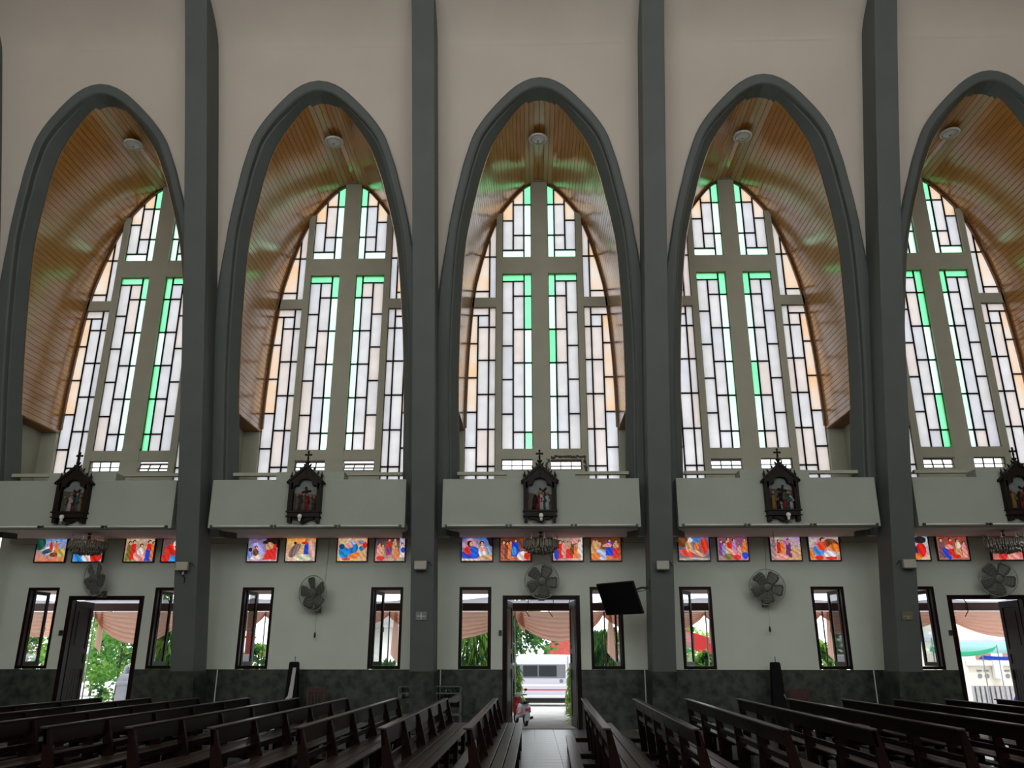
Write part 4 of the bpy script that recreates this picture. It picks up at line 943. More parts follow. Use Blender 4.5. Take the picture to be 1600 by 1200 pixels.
# ------------------------------------------------------------------ wall fans
def blade_mesh():
    m = MB(); rows = []
    for i in range(7):
        t = i / 6; rad = 0.09 + 0.26 * t
        w = 0.055 + 0.075 * math.sin(PI * min(1, 0.15 + t * 0.85) * 0.62); tw = 0.35 - 0.15 * t
        if t > 0.9: w *= 0.72
        sweep = 0.10 * t
        rows.append([(rad * math.cos(sweep) + 0 - u * w * math.sin(sweep), u * w * math.sin(tw), rad * math.sin(sweep) + u * w * math.cos(tw)) for u in (-1, -0.5, 0, 0.5, 1)])
    n = len(rows)
    fr = [[(x, y - 0.003, z) for x, y, z in r] for r in rows]; bk = [[(x, y + 0.003, z) for x, y, z in r] for r in rows]
    m.loft([f + b[::-1] for f, b in zip(fr, bk)])
    return m.mesh('blade', 'fan_blade', True)
BLADE = blade_mesh()
GUARD = None
def fan(k, x, z, yaw_, tilt, lab, cord, phase):
    r = empty('wall_fan', (x, 0.0, z)); tag(r, lab, 'fan', 'wall fans')
    MB().box(-0.07, 0.07, -0.025, -0.001, -0.42, -0.26).build('wall_plate', 'fan_plastic', r, bevel=0.008)
    MB().tube([(0, -0.02, -0.36), (0, -0.20, -0.36), (0, -0.27, -0.33), (0, -0.28, -0.12), (0, -0.28, -0.04)], 0.022, 8).build('arm', 'fan_plastic', r, True)
    MB().box(-0.06, 0.06, -0.24, -0.09, -0.41, -0.33).build('control_box', 'fan_plastic', r, bevel=0.01)
    h = empty('fan_head', (0, -0.29, 0.0)); h.parent = r; h.rotation_euler = (tilt, 0, yaw_)
    MB().lathe([(0.03, 0.10), (0.085, 0.08), (0.10, 0.02), (0.10, -0.05), (0.07, -0.07)], seg=18, axis='y').build('motor', 'fan_plastic', h, True)
    MB().lathe([(0.03, -0.20), (0.075, -0.185), (0.085, -0.14), (0.085, -0.10)], seg=18, axis='y').build('hub', 'fan_plastic', h, True)
    for i in range(5):
        link('blade', BLADE, h, (0, -0.13, 0), (0, phase + 2 * PI * i / 5, 0))
    g = MB()
    g.torus((0, -0.135, 0), 0.385, 0.011, 40, 6)
    for R, y in ((0.34, -0.215), (0.27, -0.225), (0.20, -0.23), (0.13, -0.232)): g.torus((0, y, 0), R, 0.0022, 36, 4)
    for i in range(40):
        a = 2 * PI * i / 40; c, s = math.cos(a), math.sin(a)
        g.tube([(0.075 * c, -0.232, 0.075 * s), (0.25 * c, -0.228, 0.25 * s), (0.345 * c, -0.212, 0.345 * s), (0.385 * c, -0.14, 0.385 * s), (0.33 * c, -0.07, 0.33 * s), (0.10 * c, -0.05, 0.10 * s)], 0.0020, 3, cap=False)
    g.build('guard', 'fan_wire', h)
    MB().lathe([(0.005, -0.245), (0.07, -0.243), (0.085, -0.235), (0.085, -0.228)], seg=20, axis='y').build('badge', 'fan_plastic', h, True)
    if cord:
        MB().tube([(0.02, -0.22, -0.40), (0.015, -0.215, -0.62), (0.01, -0.21, -0.86)], 0.005, 5).build('pull_cord', 'cream_plastic', r)
        MB().lathe([(0.008, -0.84), (0.022, -0.88), (0.026, -0.93), (0.012, -0.97)], 0.01, -0.21, 0, 8).build('pull_knob', 'black_plastic', r, True)
        MB().tube([(0.06, -0.012, -0.30), (0.10, -0.010, 0.2), (0.13, -0.010, 0.75), (0.14, -0.010, 1.25)], 0.007, 5).build('supply_cable', 'cream_plastic', r)
fan(-2, -10.12, 3.19, math.radians(-27), 0.12, 'grey wall fan turned sideways above the far-left door', False, 0.3)
fan(-1, -5.12, 2.86, math.radians(-25), 0.10, 'grey wall fan with pull cord in the left bay, turned aside', True, 0.9)
fan(0, -0.04, 3.12, math.radians(4), 0.10, 'grey wall fan facing straight out above the middle door', False, 0.2)
fan(1, 4.99, 2.98, math.radians(-9), 0.10, 'grey wall fan with pull cord in the right bay, facing out', True, 0.35)
fan(2, 10.10, 3.16, math.radians(-14), 0.10, 'grey wall fan above the far-right door', False, 0.35)

# ------------------------------------------------------------------ television on its arm
tv = empty('television', (2.16, -1.55, 2.90)); tag(tv, 'black flat television on an arm beside the pillar, tilted down', 'television')
MB().box(0.03, 0.045, -0.06, 0.06, -0.14, 0.12).build('wall_plate', 'metal_dark', tv)
MB().tube([(0.03, 0, -0.04), (-0.12, 0.03, -0.03), (-0.22, 0.05, -0.06), (-0.42, -0.12, -0.16)], 0.022, 8).build('bracket_arm', 'metal_dark', tv)
MB().tube([(0.02, 0, 0.02), (-0.05, 0.0, -0.09), (-0.16, 0.02, -0.10), (-0.3, -0.05, -0.16)], 0.008, 6).build('cable', 'black_plastic', tv)
hd = empty('screen_unit', (-0.62, -0.20, -0.27)); hd.parent = tv
th, ph = math.radians(47), math.radians(25)
hd.rotation_euler = (Matrix.Rotation(-th, 3, 'Z') @ Matrix.Rotation(ph, 3, 'X')).to_euler()
MB().box(-0.50, 0.50, 0.0, 0.05, -0.345, 0.345).build('casing', 'black_plastic', hd, bevel=0.008)
MB().box(-0.485, 0.485, -0.006, 0.0, -0.325, 0.332).build('screen', 'screen_black', hd)
MB().box(-0.15, 0.15, 0.05, 0.09, -0.12, 0.12).build('mount_plate', 'metal_dark', hd)

# ------------------------------------------------------------------ boxes and plaques on the pillars
for i, (x, z) in enumerate(((-7.58, 3.29), (-2.57, 3.30), (2.455, 3.29), (7.50, 3.31))):
    y = YP(z)
    r = empty('floodlight', (x, y, z)); tag(r, ('cream floodlight box on the leftmost full pillar, with a dangling bulb', 'cream floodlight box on the pillar left of the middle bay', 'cream floodlight box on the pillar holding the television', 'cream floodlight box on the pillar left of the far-right bay')[i], 'floodlight', 'floodlight boxes on the pillars')
    MB().box(-0.13, 0.13, -0.17, -0.05, -0.09, 0.09).build('casing', 'cream_plastic', r, bevel=0.02)
    MB().box(-0.11, 0.11, -0.16, -0.06, -0.098, -0.088).build('lens', 'metal_dark', r)
    MB().box(-0.05, 0.05, -0.06, -0.008, -0.03, 0.03).build('bracket', 'metal_dark', r)
    s = -1 if i == 3 else 1
    MB().tube([(s * 0.12, -0.11, 0.05), (s * 0.17, -0.06, 0.08), (s * 0.20, -0.03, 0.02), (s * 0.225, -0.03, 0.0)], 0.008, 5).build('cable', 'black_plastic', r)
    if i == 0:
        MB().tube([(0.02, -0.06, -0.1), (0.0, -0.05, -0.16)], 0.02, 8).build('bulb_socket', 'white_plastic', r)
        MB().tube([(0.0, -0.05, -0.16), (0.06, -0.05, -0.24), (0.055, -0.04, -0.34)], 0.012, 6).build('loose_cable', 'black_plastic', r)
for i, (x, z, m, lab) in enumerate(((-2.56, 2.30, 'plaque_grey', 'small grey plaque with a pale cross on the pillar left of the middle bay'), (7.44, 2.30, 'plaque_yellow', 'small dull yellow plaque on the pillar left of the far-right bay'))):
    y = YP(z)
    sl_ = math.atan(0.2)
    r = empty('pillar_plaque', (x, y - 0.006, z), (sl_, 0, 0)); tag(r, lab, 'plaque')
    MB().box(-0.115, 0.115, -0.02, 0.012, -0.085, 0.085).build('plate', m, r, bevel=0.004)
    if i == 0:
        MB().box(-0.09, 0.09, -0.026, -0.02, -0.008, 0.008).box(-0.008, 0.008, -0.026, -0.02, -0.065, 0.065).build('cross_mark', 'white_plastic', r)
    else:
        MB().box(-0.08, 0.08, -0.026, -0.02, -0.012, 0.0).box(0.0, 0.03, -0.026, -0.02, -0.06, -0.03).build('pale_mark', 'cream_plastic', r)
# white conduits on the wainscot
for i, x in enumerate((-7.28, -2.29, 2.22, 7.22)):
    c = MB().tube([(x, -0.03, 1.22), (x, -0.03, 0.0)], 0.013, 8).build('conduit_pipe', 'white_plastic')
    tag(c, ('thin white conduit on the wainscot right of the leftmost full pillar', 'thin white conduit on the wainscot left of the middle door', 'thin white conduit on the wainscot right of the middle door', 'thin white conduit on the wainscot left of the far-right pillar')[i], 'conduit', 'white conduits on the wainscot')

# ------------------------------------------------------------------ pews
PL = 6.1
NPOST = 6
def make_pew():
    r = empty('pew')
    # back: top rail with cap, posts, seat slats, kneeler; the pew looks along +x, runs along y from 0 (near end) to PL
    MB().loft([[(-0.055, 0, 0.805), (-0.02, 0, 0.805), (0.0, 0, 0.66), (-0.03, 0, 0.66)], [(-0.055, PL, 0.805), (-0.02, PL, 0.805), (0.0, PL, 0.66), (-0.03, PL, 0.66)]]).build('top_rail', 'pew_wood', r)
    MB().box(-0.085, 0.0, -0.02, PL + 0.02, 0.805, 0.826).build('rail_cap', 'pew_worn', r, bevel=0.006)
    for i in range(NPOST):
        y = 0.0 + (PL - 0.05) * i / (NPOST - 1)
        w0 = 0.05
        rings = []
        for z, xa, xb in ((0, 0.02, 0.13), (0.20, 0.0, 0.12), (0.45, -0.02, 0.10), (0.62, -0.035, 0.055), (0.80, -0.05, 0.005)):
            rings.append([(xa, y, z), (xb, y, z), (xb, y + w0, z), (xa, y + w0, z)])
        MB().loft(rings).build('post', 'pew_wood', r)
        MB().box(0.34, 0.40, y, y + w0, 0.0, 0.41).build('leg', 'pew_wood', r)
        MB().box(0.09, 0.34, y + 0.005, y + w0 - 0.005, 0.33, 0.41).build('bearer', 'pew_wood', r)
        MB().box(0.10, 0.36, y + 0.008, y + w0 - 0.008, 0.08, 0.14).build('foot_rail', 'pew_wood', r)
    for j in range(3):
        MB().box(0.05 + j * 0.128, 0.05 + j * 0.128 + 0.117, -0.03, PL + 0.03, 0.41, 0.435).build('seat_slat', 'pew_worn', r, bevel=0.005)
    MB().box(-0.005, 0.022, 0.03, PL - 0.03, 0.50, 0.56).build('back_rail', 'pew_wood', r)
    MB().box(-0.36, -0.21, 0.06, PL - 0.06, 0.215, 0.245).build('kneeler', 'pew_worn', r, bevel=0.006)
    for i in (0, 2, 3, 5):
        y = 0.12 + (PL - 0.32) * i / 5
        MB().box(-0.34, 0.0, y, y + 0.05, 0.15, 0.215).box(-0.34, -0.28, y, y + 0.05, 0.0, 0.15).build('kneeler_bracket', 'pew_wood', r)
    return r
proto = make_pew()
left = [(-0.87 - 0.856 * i, -0.004) for i in range(9)]
right = [(0.52 + 0.875 * i, -0.022) for i in range(9)]
for side, rowset in (('left', left), ('right', right)):
    for i, (x, rot) in enumerate(rowset):
        p = proto if (side == 'left' and i == 0) else copy_tree(proto)
        p.location = (x, -10.28 + random.uniform(-0.05, 0.05), 0); p.rotation_euler = (0, 0, rot)
        p['label'] = f'dark brown wooden pew, {ORD[i]} one {side} of the tiled aisle'
        p['category'] = 'pew'; p['group'] = f'pews {side} of the aisle'

# ------------------------------------------------------------------ things standing along the wainscot
def draped_stand(x, lab, strip):
    r = empty('draped_stand', (x, -0.45, 0)); tag(r, lab, 'stand')
    m = MB()
    m.loft([[(-0.16, -0.13, 0), (0.16, -0.13, 0), (0.16, 0.13, 0), (-0.16, 0.13, 0)], [(-0.13, -0.10, 0.7), (0.13, -0.10, 0.7), (0.13, 0.10, 0.7), (-0.13, 0.10, 0.7)], [(-0.10, -0.07, 1.36), (0.10, -0.07, 1.36), (0.10, 0.07, 1.36), (-0.10, 0.07, 1.36)], [(-0.09, -0.06, 1.39), (0.09, -0.06, 1.39), (0.09, 0.06, 1.39), (-0.09, 0.06, 1.39)]])
    m.build('cover', 'cloth_black', r, bevel=0.02)
    MB().tube([(0.01, 0, 1.38), (0.012, 0, 1.50)], 0.008, 6).build('rod', 'metal_dark', r)
    if strip:
        MB().loft([[(x0 + dx, y, z), (x1 + dx, y, z), (x1 + dx, y + 0.006, z), (x0 + dx, y + 0.006, z)] for x0, x1, y, z, dx in ((0.0, 0.07, -0.085, 1.27, 0), (-0.02, 0.06, -0.115, 0.95, 0), (-0.05, 0.05, -0.128, 0.7, 0), (-0.11, 0.03, -0.138, 0.62, 0), (-0.11, 0.02, -0.140, 0.58, 0))]).build('pale_strip', 'cloth_white', r)
    else:
        MB().tube([(0.10, -0.11, 0.75), (0.13, -0.12, 0.66)], 0.012, 6).build('clip', 'metal_grey', r)
draped_stand(-5.45, 'tall black draped stand with a pale strip, left bay wainscot', True)
draped_stand(4.97, 'tall black draped stand leaning before the right bay wainscot', False)
def chair(x, y, rz, lab, rounded):
    r = empty('chair', (x, y, 0), (0, 0, rz)); tag(r, lab, 'chair')
    MB().box(-0.2, 0.2, -0.2, 0.2, 0.42, 0.46).build('seat', 'chair_red', r, bevel=0.01)
    for sx in (-1, 1):
        for sy in (-1, 1):
            z1 = 0.86 if sy > 0 else 0.42
            MB().box(*sorted((sx * 0.155, sx * 0.2)), *sorted((sy * 0.155, sy * 0.2)), 0, z1).build('leg', 'chair_red', r)
    if rounded: MB().prism([(-0.17, 0.66)] + [(0.17 * math.cos(t) * -1, 0.70 + 0.16 * math.sin(t)) for t in [PI * i / 10 for i in range(11)]] + [(0.17, 0.66)], 0.16, 0.19).build('back_panel', 'chair_red', r)
    else: MB().box(-0.2, 0.2, 0.16, 0.195, 0.76, 0.87).build('top_rail', 'chair_red', r, bevel=0.01)
    for i in range(4): MB().box(-0.12 + i * 0.07, -0.09 + i * 0.07, 0.165, 0.185, 0.46, 0.78).build('spindle', 'chair_red', r)
chair(-4.88, -0.72, 0.05, 'reddish wooden chair with spindle back, left bay wall', False)
chair(5.38, -0.72, -0.1, 'reddish chair with round-topped back, right bay wall', True)
def glass_case(x, y, w, h, lab, items):
    r = empty('glass_case', (x, y, 0)); tag(r, lab, 'display case')
    m = MB()
    for sx in (-1, 1):
        for sy in (-1, 1): m.box(*sorted((sx * (w / 2 - 0.025), sx * w / 2)), *sorted((sy * 0.135, sy * 0.16)), 0, h)
    for z in (0.36, h - 0.025, h - 0.16):
        m.box(-w / 2, w / 2, -0.16, -0.135, z, z + 0.02).box(-w / 2, w / 2, 0.135, 0.16, z, z + 0.02)
    m.build('frame', 'fan_plastic', r)
    MB().box(-w / 2, w / 2, -0.15, 0.15, 0.34, 0.36).build('shelf', 'fan_plastic', r)
    for y0 in (-0.156, 0.15): MB().box(-w / 2 + 0.02, w / 2 - 0.02, y0, y0 + 0.006, 0.37, h - 0.02).build('pane', 'glass_leaf', r)
    MB().box(-w / 2, w / 2, -0.16, 0.16, h, h + 0.008).build('pane', 'glass_leaf', r)
    MB().box(-w / 2 + 0.03, w / 2 - 0.03, -0.1, 0.1, 0.36, 0.36 + items).build('contents', 'plaque_yellow', r, bevel=0.03)
glass_case(-2.90, -0.95, 0.30, 0.92, 'narrow glass display case left of the pillar foot', 0.3)
glass_case(-2.03, -0.85, 0.56, 0.92, 'wider glass display case right of the pillar foot', 0.12)
# ------------------------------------------------------------------ outside: yard, porch, drapes
def gz(y): return -0.017 * (y - 0.22) - 0.02
mat('concrete', (0.46, 0.44, 0.42), 0.9, 0.1, var=0.25, vscale=1.5, bump=0.2, bscale=20)
mat('road', (0.50, 0.49, 0.48), 0.9, 0.1, var=0.2, vscale=1.0)
mat('beam_brown', (0.10, 0.055, 0.045), 0.5, 0.3)
mat('porch_soffit', (0.58, 0.44, 0.42), 0.8, 0.1)
thin_mat('peach_cloth', (0.95, 0.60, 0.46), 0.6)
thin_mat('sheet_white', (0.85, 0.85, 0.90), 0.6)
thin_mat('leaf_light', (0.30, 0.50, 0.10), 0.5)
thin_mat('leaf_mid', (0.12, 0.30, 0.06), 0.45)
thin_mat('leaf_dark', (0.05, 0.13, 0.05), 0.4)
thin_mat('leaf_lime', (0.45, 0.55, 0.14), 0.5)
mat('bark', (0.10, 0.075, 0.05), 0.9, 0.1)
mat('van_white', (0.82, 0.82, 0.86), 0.25, 0.5, coat=0.6)
mat('van_lilac', (0.60, 0.58, 0.68), 0.3, 0.5)
mat('van_glass', (0.04, 0.045, 0.05), 0.06, 0.8)
mat('van_grey', (0.20, 0.20, 0.23), 0.4, 0.4)
mat('red_line', (0.65, 0.04, 0.05), 0.4, 0.4)
mat('rubber', (0.02, 0.02, 0.02), 0.7, 0.2)
mat('bike_red', (0.62, 0.03, 0.04), 0.25, 0.5, coat=0.5)
mat('bike_silver', (0.55, 0.55, 0.62), 0.25, 0.5)
mat('stone_grey', (0.50, 0.52, 0.58), 0.8, 0.2, var=0.15, vscale=5)
mat('house_cream', (0.80, 0.74, 0.62), 0.8, 0.1, var=0.08, vscale=1)
mat('house_white', (0.82, 0.82, 0.80), 0.8, 0.1)
mat('house_brown', (0.35, 0.22, 0.16), 0.7, 0.2)
mat('tile_red', (0.62, 0.12, 0.10), 0.7, 0.2, var=0.3, vscale=8)
mat('slat_grey', (0.42, 0.40, 0.40), 0.7, 0.2, var=0.25, vscale=6)
thin_mat('tarp_green', (0.12, 0.68, 0.42), 0.5)
thin_mat('tarp_blue', (0.04, 0.12, 0.68), 0.4)
thin_mat('tarp_pale', (0.62, 0.85, 0.85), 0.5)
thin_mat('tarp_red', (0.80, 0.16, 0.16), 0.5)

gm = MB().quad((-40, 0.2, gz(0.2)), (40, 0.2, gz(0.2)), (40, 9.0, gz(9)), (-40, 9.0, gz(9))).build('ground_yard', 'concrete'); tag(gm, 'pale concrete yard outside the doors', 'ground', kind='structure')
gm = MB().quad((-60, 9.0, gz(9)), (60, 9.0, gz(9)), (60, 60, gz(60)), (-60, 60, gz(60))).build('road', 'road'); tag(gm, 'bright road beyond the yard where the van stands', 'road', kind='structure')
o = MB().box(-14, 14, 2.92, 3.10, 2.64, 2.83).build('porch_beam', 'beam_brown'); tag(o, 'dark brown porch beam seen across the tops of the openings', 'beam', kind='structure')
o = MB().box(-14, 14, 0.2, 2.95, 3.06, 3.14).build('ceiling_porch', 'porch_soffit'); tag(o, 'pinkish porch ceiling just outside the wall', 'ceiling', kind='structure')
for i, x in enumerate((-12.6, -7.6, -2.55, 2.55, 7.6, 12.6)):
    o = MB().box(x - 0.09, x + 0.09, 2.85, 3.03, gz(3), 3.06).build('porch_column', 'beam_brown'); tag(o, ('brown porch column outside beyond the far-left door', 'brown porch column seen through the left bay window', 'brown porch column outside left of the middle door', 'brown porch column outside right of the middle door', 'brown porch column seen through the right bay window', 'brown porch column outside beside the far-right door')[i], 'column', 'porch columns', kind='structure')
ties = [-14.9, -11.93, -9.5, -7.35, -4.05, -0.73, 1.61, 4.26, 7.3, 10.5, 13.6]
sags = [0.55, 0.72, 0.5, 0.45, 0.6, 0.66, 0.5, 0.5, 0.45, 0.55]
def swag(i):
    x0, x1 = ties[i], ties[i + 1]
    r = empty('drape_swag', ((x0 + x1) / 2, 3.16, 2.63))
    where = ('beyond the far-left window', 'across the far-left door', 'right of the far-left door', 'in the left bay, first from the left', 'in the left bay, beside the middle bay', 'across the middle door', 'right of the middle door', 'in the right bay, first from the left', 'in the right bay, second from the left', 'across the far-right door')[i]
    tag(r, f'peach cloth swag hung under the porch beam {where}', 'drape', 'peach swags under the porch beam')
    nu, nv = 28, 36; V = []; F = []
    for a in range(nu + 1):
        u = a / nu; dep = 0.10 + sags[i] * (4 * u * (1 - u)) ** 0.8
        for b in range(nv + 1):
            v = b / nv
            V.append(((u - 0.5) * (x1 - x0), 0.045 * math.sin(v * 2 * PI * 6.5 + 0.4 * math.sin(u * 7)) * (0.3 + 0.7 * v) + 0.10 * v * (1 - v), -v * dep))
    for a in range(nu):
        for b in range(nv): F.append((a * (nv + 1) + b, (a + 1) * (nv + 1) + b, (a + 1) * (nv + 1) + b + 1, a * (nv + 1) + b + 1))
    m = MB(); m.v = V; m.f = F
    m.build('cloth', 'peach_cloth', r, True)
    t = MB(); rings = []
    L = (1.15, 0.95, 0.8, 1.25, 1.2, 0.45, 1.15, 0.9, 1.2, 0.8)[i]
    for j in range(12):
        q = j / 11; w = 0.03 + 0.12 * q * (1.1 - 0.5 * q); z = -L * q
        rings.append([(-(x1 - x0) / 2 + 0.19 + w * s_, 0.02 + 0.03 * math.sin(s_ * 6 + 0.5), z - 0.12 * s_ * (q > 0.9)) for s_ in (-1, -0.6, -0.2, 0.2, 0.6, 1)])
    t.loft(rings, close=False).build('tail', 'peach_cloth', r, True)
    MB().tube([(-(x1 - x0) / 2 + 0.03, -0.03, 0.0), (-(x1 - x0) / 2 + 0.03, -0.03, gz(3.2) - 2.63)], 0.018, 6).build('pole', 'metal_grey' if i % 2 else 'beam_brown', r)
for i in range(10): swag(i)
# loose wires and ties hanging over the beam
rw = random.Random(5)
for i, x in enumerate((-10.4, -9.9, -8.2, -3.4, -0.35, 0.3, 0.75, 4.6, 8.0, 10.2, 10.9)):
    m = MB().tube([(x, 2.90, 2.95), (x + rw.uniform(-0.1, 0.1), 2.90, 2.80), (x + rw.uniform(-0.12, 0.12), 2.90, 2.62), (x + rw.uniform(-0.05, 0.1), 2.90, 2.48)], 0.012, 5)
    o = m.build('wire_tie', 'black_plastic'); tag(o, f'black wire hanging over the porch beam, {ORD[i] if i < 10 else "last"} from the left', 'wire', 'wires over the porch beam')
sh = MB(); nu = 40
for a in range(nu):
    x0, x1 = -14 + 28 * a / nu, -14 + 28 * (a + 1) / nu
    f = lambda x: 0.05 * math.sin(x * 3.1) + 0.03 * math.sin(x * 7.7)
    sh.quad((x0, 3.2, 2.93 + f(x0)), (x1, 3.2, 2.93 + f(x1)), (x1, 5.4, 2.75 + f(x1 + 1)), (x0, 5.4, 2.75 + f(x0 + 1)))
so_ = sh.build('awning_sheet', 'sheet_white', weld=True, smooth=True); so_.modifiers.new('t', 'SOLIDIFY').thickness = 0.01
tag(so_, 'rumpled white awning sheet stretched beyond the porch beam', 'awning')

# ------------------------------------------------------------------ plants
def leaf_quad(V, F, p, d, n, L, W):
    d = d.normalized(); s = d.cross(n)
    s = s.normalized() if s.length > 1e-5 else d.orthogonal().normalized()
    k = len(V); nn = s.cross(d)
    V += [tuple(p), tuple(p + d * L * 0.45 + s * W / 2 + nn * 0.1 * L), tuple(p + d * L), tuple(p + d * L * 0.45 - s * W / 2 + nn * 0.1 * L)]
    F.append((k, k + 1, k + 2, k + 3))
def tree(name, x, y, z0, z1, rx, lab, cat, mats_, cnt, L=0.14, W=0.07, weep=False, seed=0, grp=None):
    rr = random.Random(seed + 100)
    r = empty(name, (x, y, gz(y))); tag(r, lab, cat, grp)
    tm = MB(); tm.tube([(0, 0, 0), (0.03, 0.02, z0 * 0.6), (0, 0, z0), (0.02, 0, (z0 + z1) / 2), (0, 0, z1 - 0.1)], 0.05, 7, taper=[0.07, 0.06, 0.055, 0.04, 0.015])
    for _ in range(7):
        a = rr.uniform(0, 2 * PI); h = rr.uniform(z0, z1 - 0.3)
        tm.tube([(0, 0, h), (0.5 * rx * math.cos(a), 0.5 * rx * math.sin(a), h + 0.15), (0.85 * rx * math.cos(a), 0.85 * rx * math.sin(a), h + 0.2)], 0.015, 5)
    tm.build('trunk', 'bark', r)
    for mi, mname in enumerate(mats_):
        V = []; F = []
        clumps = [(rr.uniform(0, 2 * PI), rr.random() ** 0.5, rr.random()) for _ in range(26)]
        for _ in range(cnt // len(mats_)):
            a, q, h = rr.choice(clumps)
            h = min(max(h + rr.gauss(0, 0.06), 0), 1); a += rr.gauss(0, 0.35)
            prof = math.sin(PI * (0.12 + 0.80 * h)) if not weep else 0.55 + 0.45 * (1 - h)
            rad = rx * prof * min(1.05, q + rr.gauss(0, 0.12))
            p = Vector((rad * math.cos(a), rad * math.sin(a), z0 + (z1 - z0) * h))
            if weep: d = Vector((0.35 * math.cos(a) + rr.gauss(0, 0.2), 0.35 * math.sin(a) + rr.gauss(0, 0.2), -1))
            else: d = Vector((rr.gauss(0, 1) + math.cos(a), rr.gauss(0, 1) + math.sin(a), rr.gauss(0, 0.7) - 0.1))
            n = Vector((rr.gauss(0, 1), rr.gauss(0, 1), rr.gauss(0, 1)))
            leaf_quad(V, F, p, d, n, L * rr.uniform(0.7, 1.3), W * rr.uniform(0.7, 1.3))
        m = MB(); m.v = V; m.f = F
        me = bpy.data.meshes.new('foliage'); me.from_pydata(V, [], F); me.materials.append(MATS[mname]); o = link('foliage', me, r); o['kind'] = 'stuff'
W3 = ['leaf_mid', 'leaf_light', 'leaf_dark']
tree('weeping_tree', -1.95, 6.2, 0.3, 2.6, 0.85, 'weeping narrow-leaved tree seen through the window left of the middle door', 'tree', W3, 2600, 0.34, 0.05, True, 1, 'weeping trees in the yard')
tree('weeping_tree', -0.98, 4.4, 0.45, 2.6, 0.42, 'weeping narrow-leaved tree at the left jamb of the middle door', 'tree', W3, 1800, 0.30, 0.045, True, 2, 'weeping trees in the yard')
tree('weeping_tree', 1.95, 6.0, 0.2, 2.4, 0.80, 'dark weeping tree seen through the window right of the middle door', 'tree', ['leaf_dark', 'leaf_mid'], 2400, 0.32, 0.05, True, 3, 'weeping trees in the yard')
tree('weeping_tree', -10.7, 5.5, 0.2, 2.7, 0.8, 'weeping tree seen through the window right of the far-left door', 'tree', W3, 2400, 0.32, 0.05, True, 4, 'weeping trees in the yard')
tree('yellow_shrub', 0.98, 3.9, 0.35, 1.45, 0.36, 'yellow-green leafy shrub at the right jamb of the middle door', 'shrub', ['leaf_lime', 'leaf_light'], 1300, 0.20, 0.05, True, 5)
tree('grass_clump', 0.95, 2.62, 0.02, 0.50, 0.28, 'light green grass clump below the yellow-green shrub', 'plant', ['leaf_light', 'leaf_lime'], 900, 0.28, 0.02, False, 6)
GL = ['leaf_mid', 'leaf_light', 'leaf_mid', 'leaf_dark']
for i, (x, y, z0, z1, rx, lab) in enumerate(((-14.0, 9.2, 0.0, 2.9, 1.05, 'bushy green tree filling the left of the far-left doorway'), (-12.4, 7.9, 0.0, 2.3, 0.8, 'leafy shrub behind the stone post in the far-left doorway'), (-16.0, 7.2, 0.0, 2.6, 1.0, 'leafy shrub seen through the leftmost window'),
        (-14.2, 12.5, 0.4, 4.2, 2.0, 'taller tree behind the shrubs of the far-left doorway'), (-8.5, 6.5, 0.0, 1.9, 0.7, 'green shrub seen through the left window of the left bay'), (-4.7, 7.0, 0.0, 1.4, 0.8, 'low shrub seen through the right window of the left bay'),
        (4.9, 6.4, 0.2, 1.7, 0.45, 'spindly green plant seen through the left window of the right bay'), (8.7, 7.5, 0.2, 2.0, 0.5, 'thin plant seen through the right window of the right bay'))):
    tree('green_shrub', x, y, z0, z1, rx, lab, 'shrub', GL, int(1600 * max(rx, 0.8)), 0.17, 0.10, False, 20 + i, 'shrubs in the yard')
tree('dark_tree', -0.75, 17.2, 0.8, 4.0, 1.45, 'dark tree behind the white van', 'tree', ['leaf_dark', 'leaf_mid'], 2200, 0.28, 0.14, False, 40)
for i, x in enumerate((-23, -17.5, -11.0, -5.4, 6.2, 11.4)):
    tree('street_tree', x, 25.0 + (i % 2) * 1.5, 0.8, 4.6, 2.3, f'broad street tree across the road, {ORD[i]} from the left', 'tree', ['leaf_mid', 'leaf_light'], 1500, 0.36, 0.22, False, 50 + i, 'street trees across the road')

# ------------------------------------------------------------------ the van
YV = 13.0
zv = gz(YV)
van = empty('van', (-0.30, YV, zv)); tag(van, 'white van with grey window band and red stripe parked across the middle doorway', 'van')
m = MB()
prof = [(-2.5, 0.28), (2.35, 0.28), (2.55, 0.45), (2.55, 0.85), (2.25, 1.02), (1.75, 1.68), (1.55, 1.80), (-2.35, 1.84), (-2.5, 1.7)]
m.prism(prof, 0, 1.7); m.build('body', 'van_white', van, bevel=0.05)
MB().box(-2.45, 1.28, -0.012, 0.01, 0.98, 1.46).build('window_band', 'van_grey', van)
for a, b in ((-2.3, -1.35), (-1.28, -0.42), (-0.30, 0.24), (0.29, 0.95)): MB().box(a, b, -0.022, -0.008, 1.04, 1.42).build('window', 'van_glass', van)
MB().prism([(1.42, 1.0), (2.05, 1.0), (1.66, 1.5), (1.42, 1.5)], -0.02, 0.0).build('cab_window', 'van_glass', van)
MB().box(-2.48, 1.36, -0.010, 0.0, 0.80, 0.95).build('upper_panel', 'van_lilac', van)
MB().box(-2.48, 1.36, -0.010, 0.0, 0.42, 0.70).build('lower_panel', 'van_lilac', van)
MB().box(-1.9, 1.34, -0.016, 0.0, 0.555, 0.595).build('stripe', 'red_line', van)
MB().box(-0.475, -0.455, -0.014, 0.0, 0.32, 0.98).build('door_gap', 'van_grey', van)
MB().box(1.36, 1.38, -0.014, 0.0, 0.32, 1.75).build('door_gap', 'van_grey', van)
MB().lathe([(0.07, -0.02), (0.07, 0.0)], 1.12, 0, 0.88, 14, 'y').build('fuel_cap', 'van_grey', van)
MB().box(-2.45, 1.45, 0.05, 0.3, 0.12, 0.28).build('side_skirt', 'rubber', van)
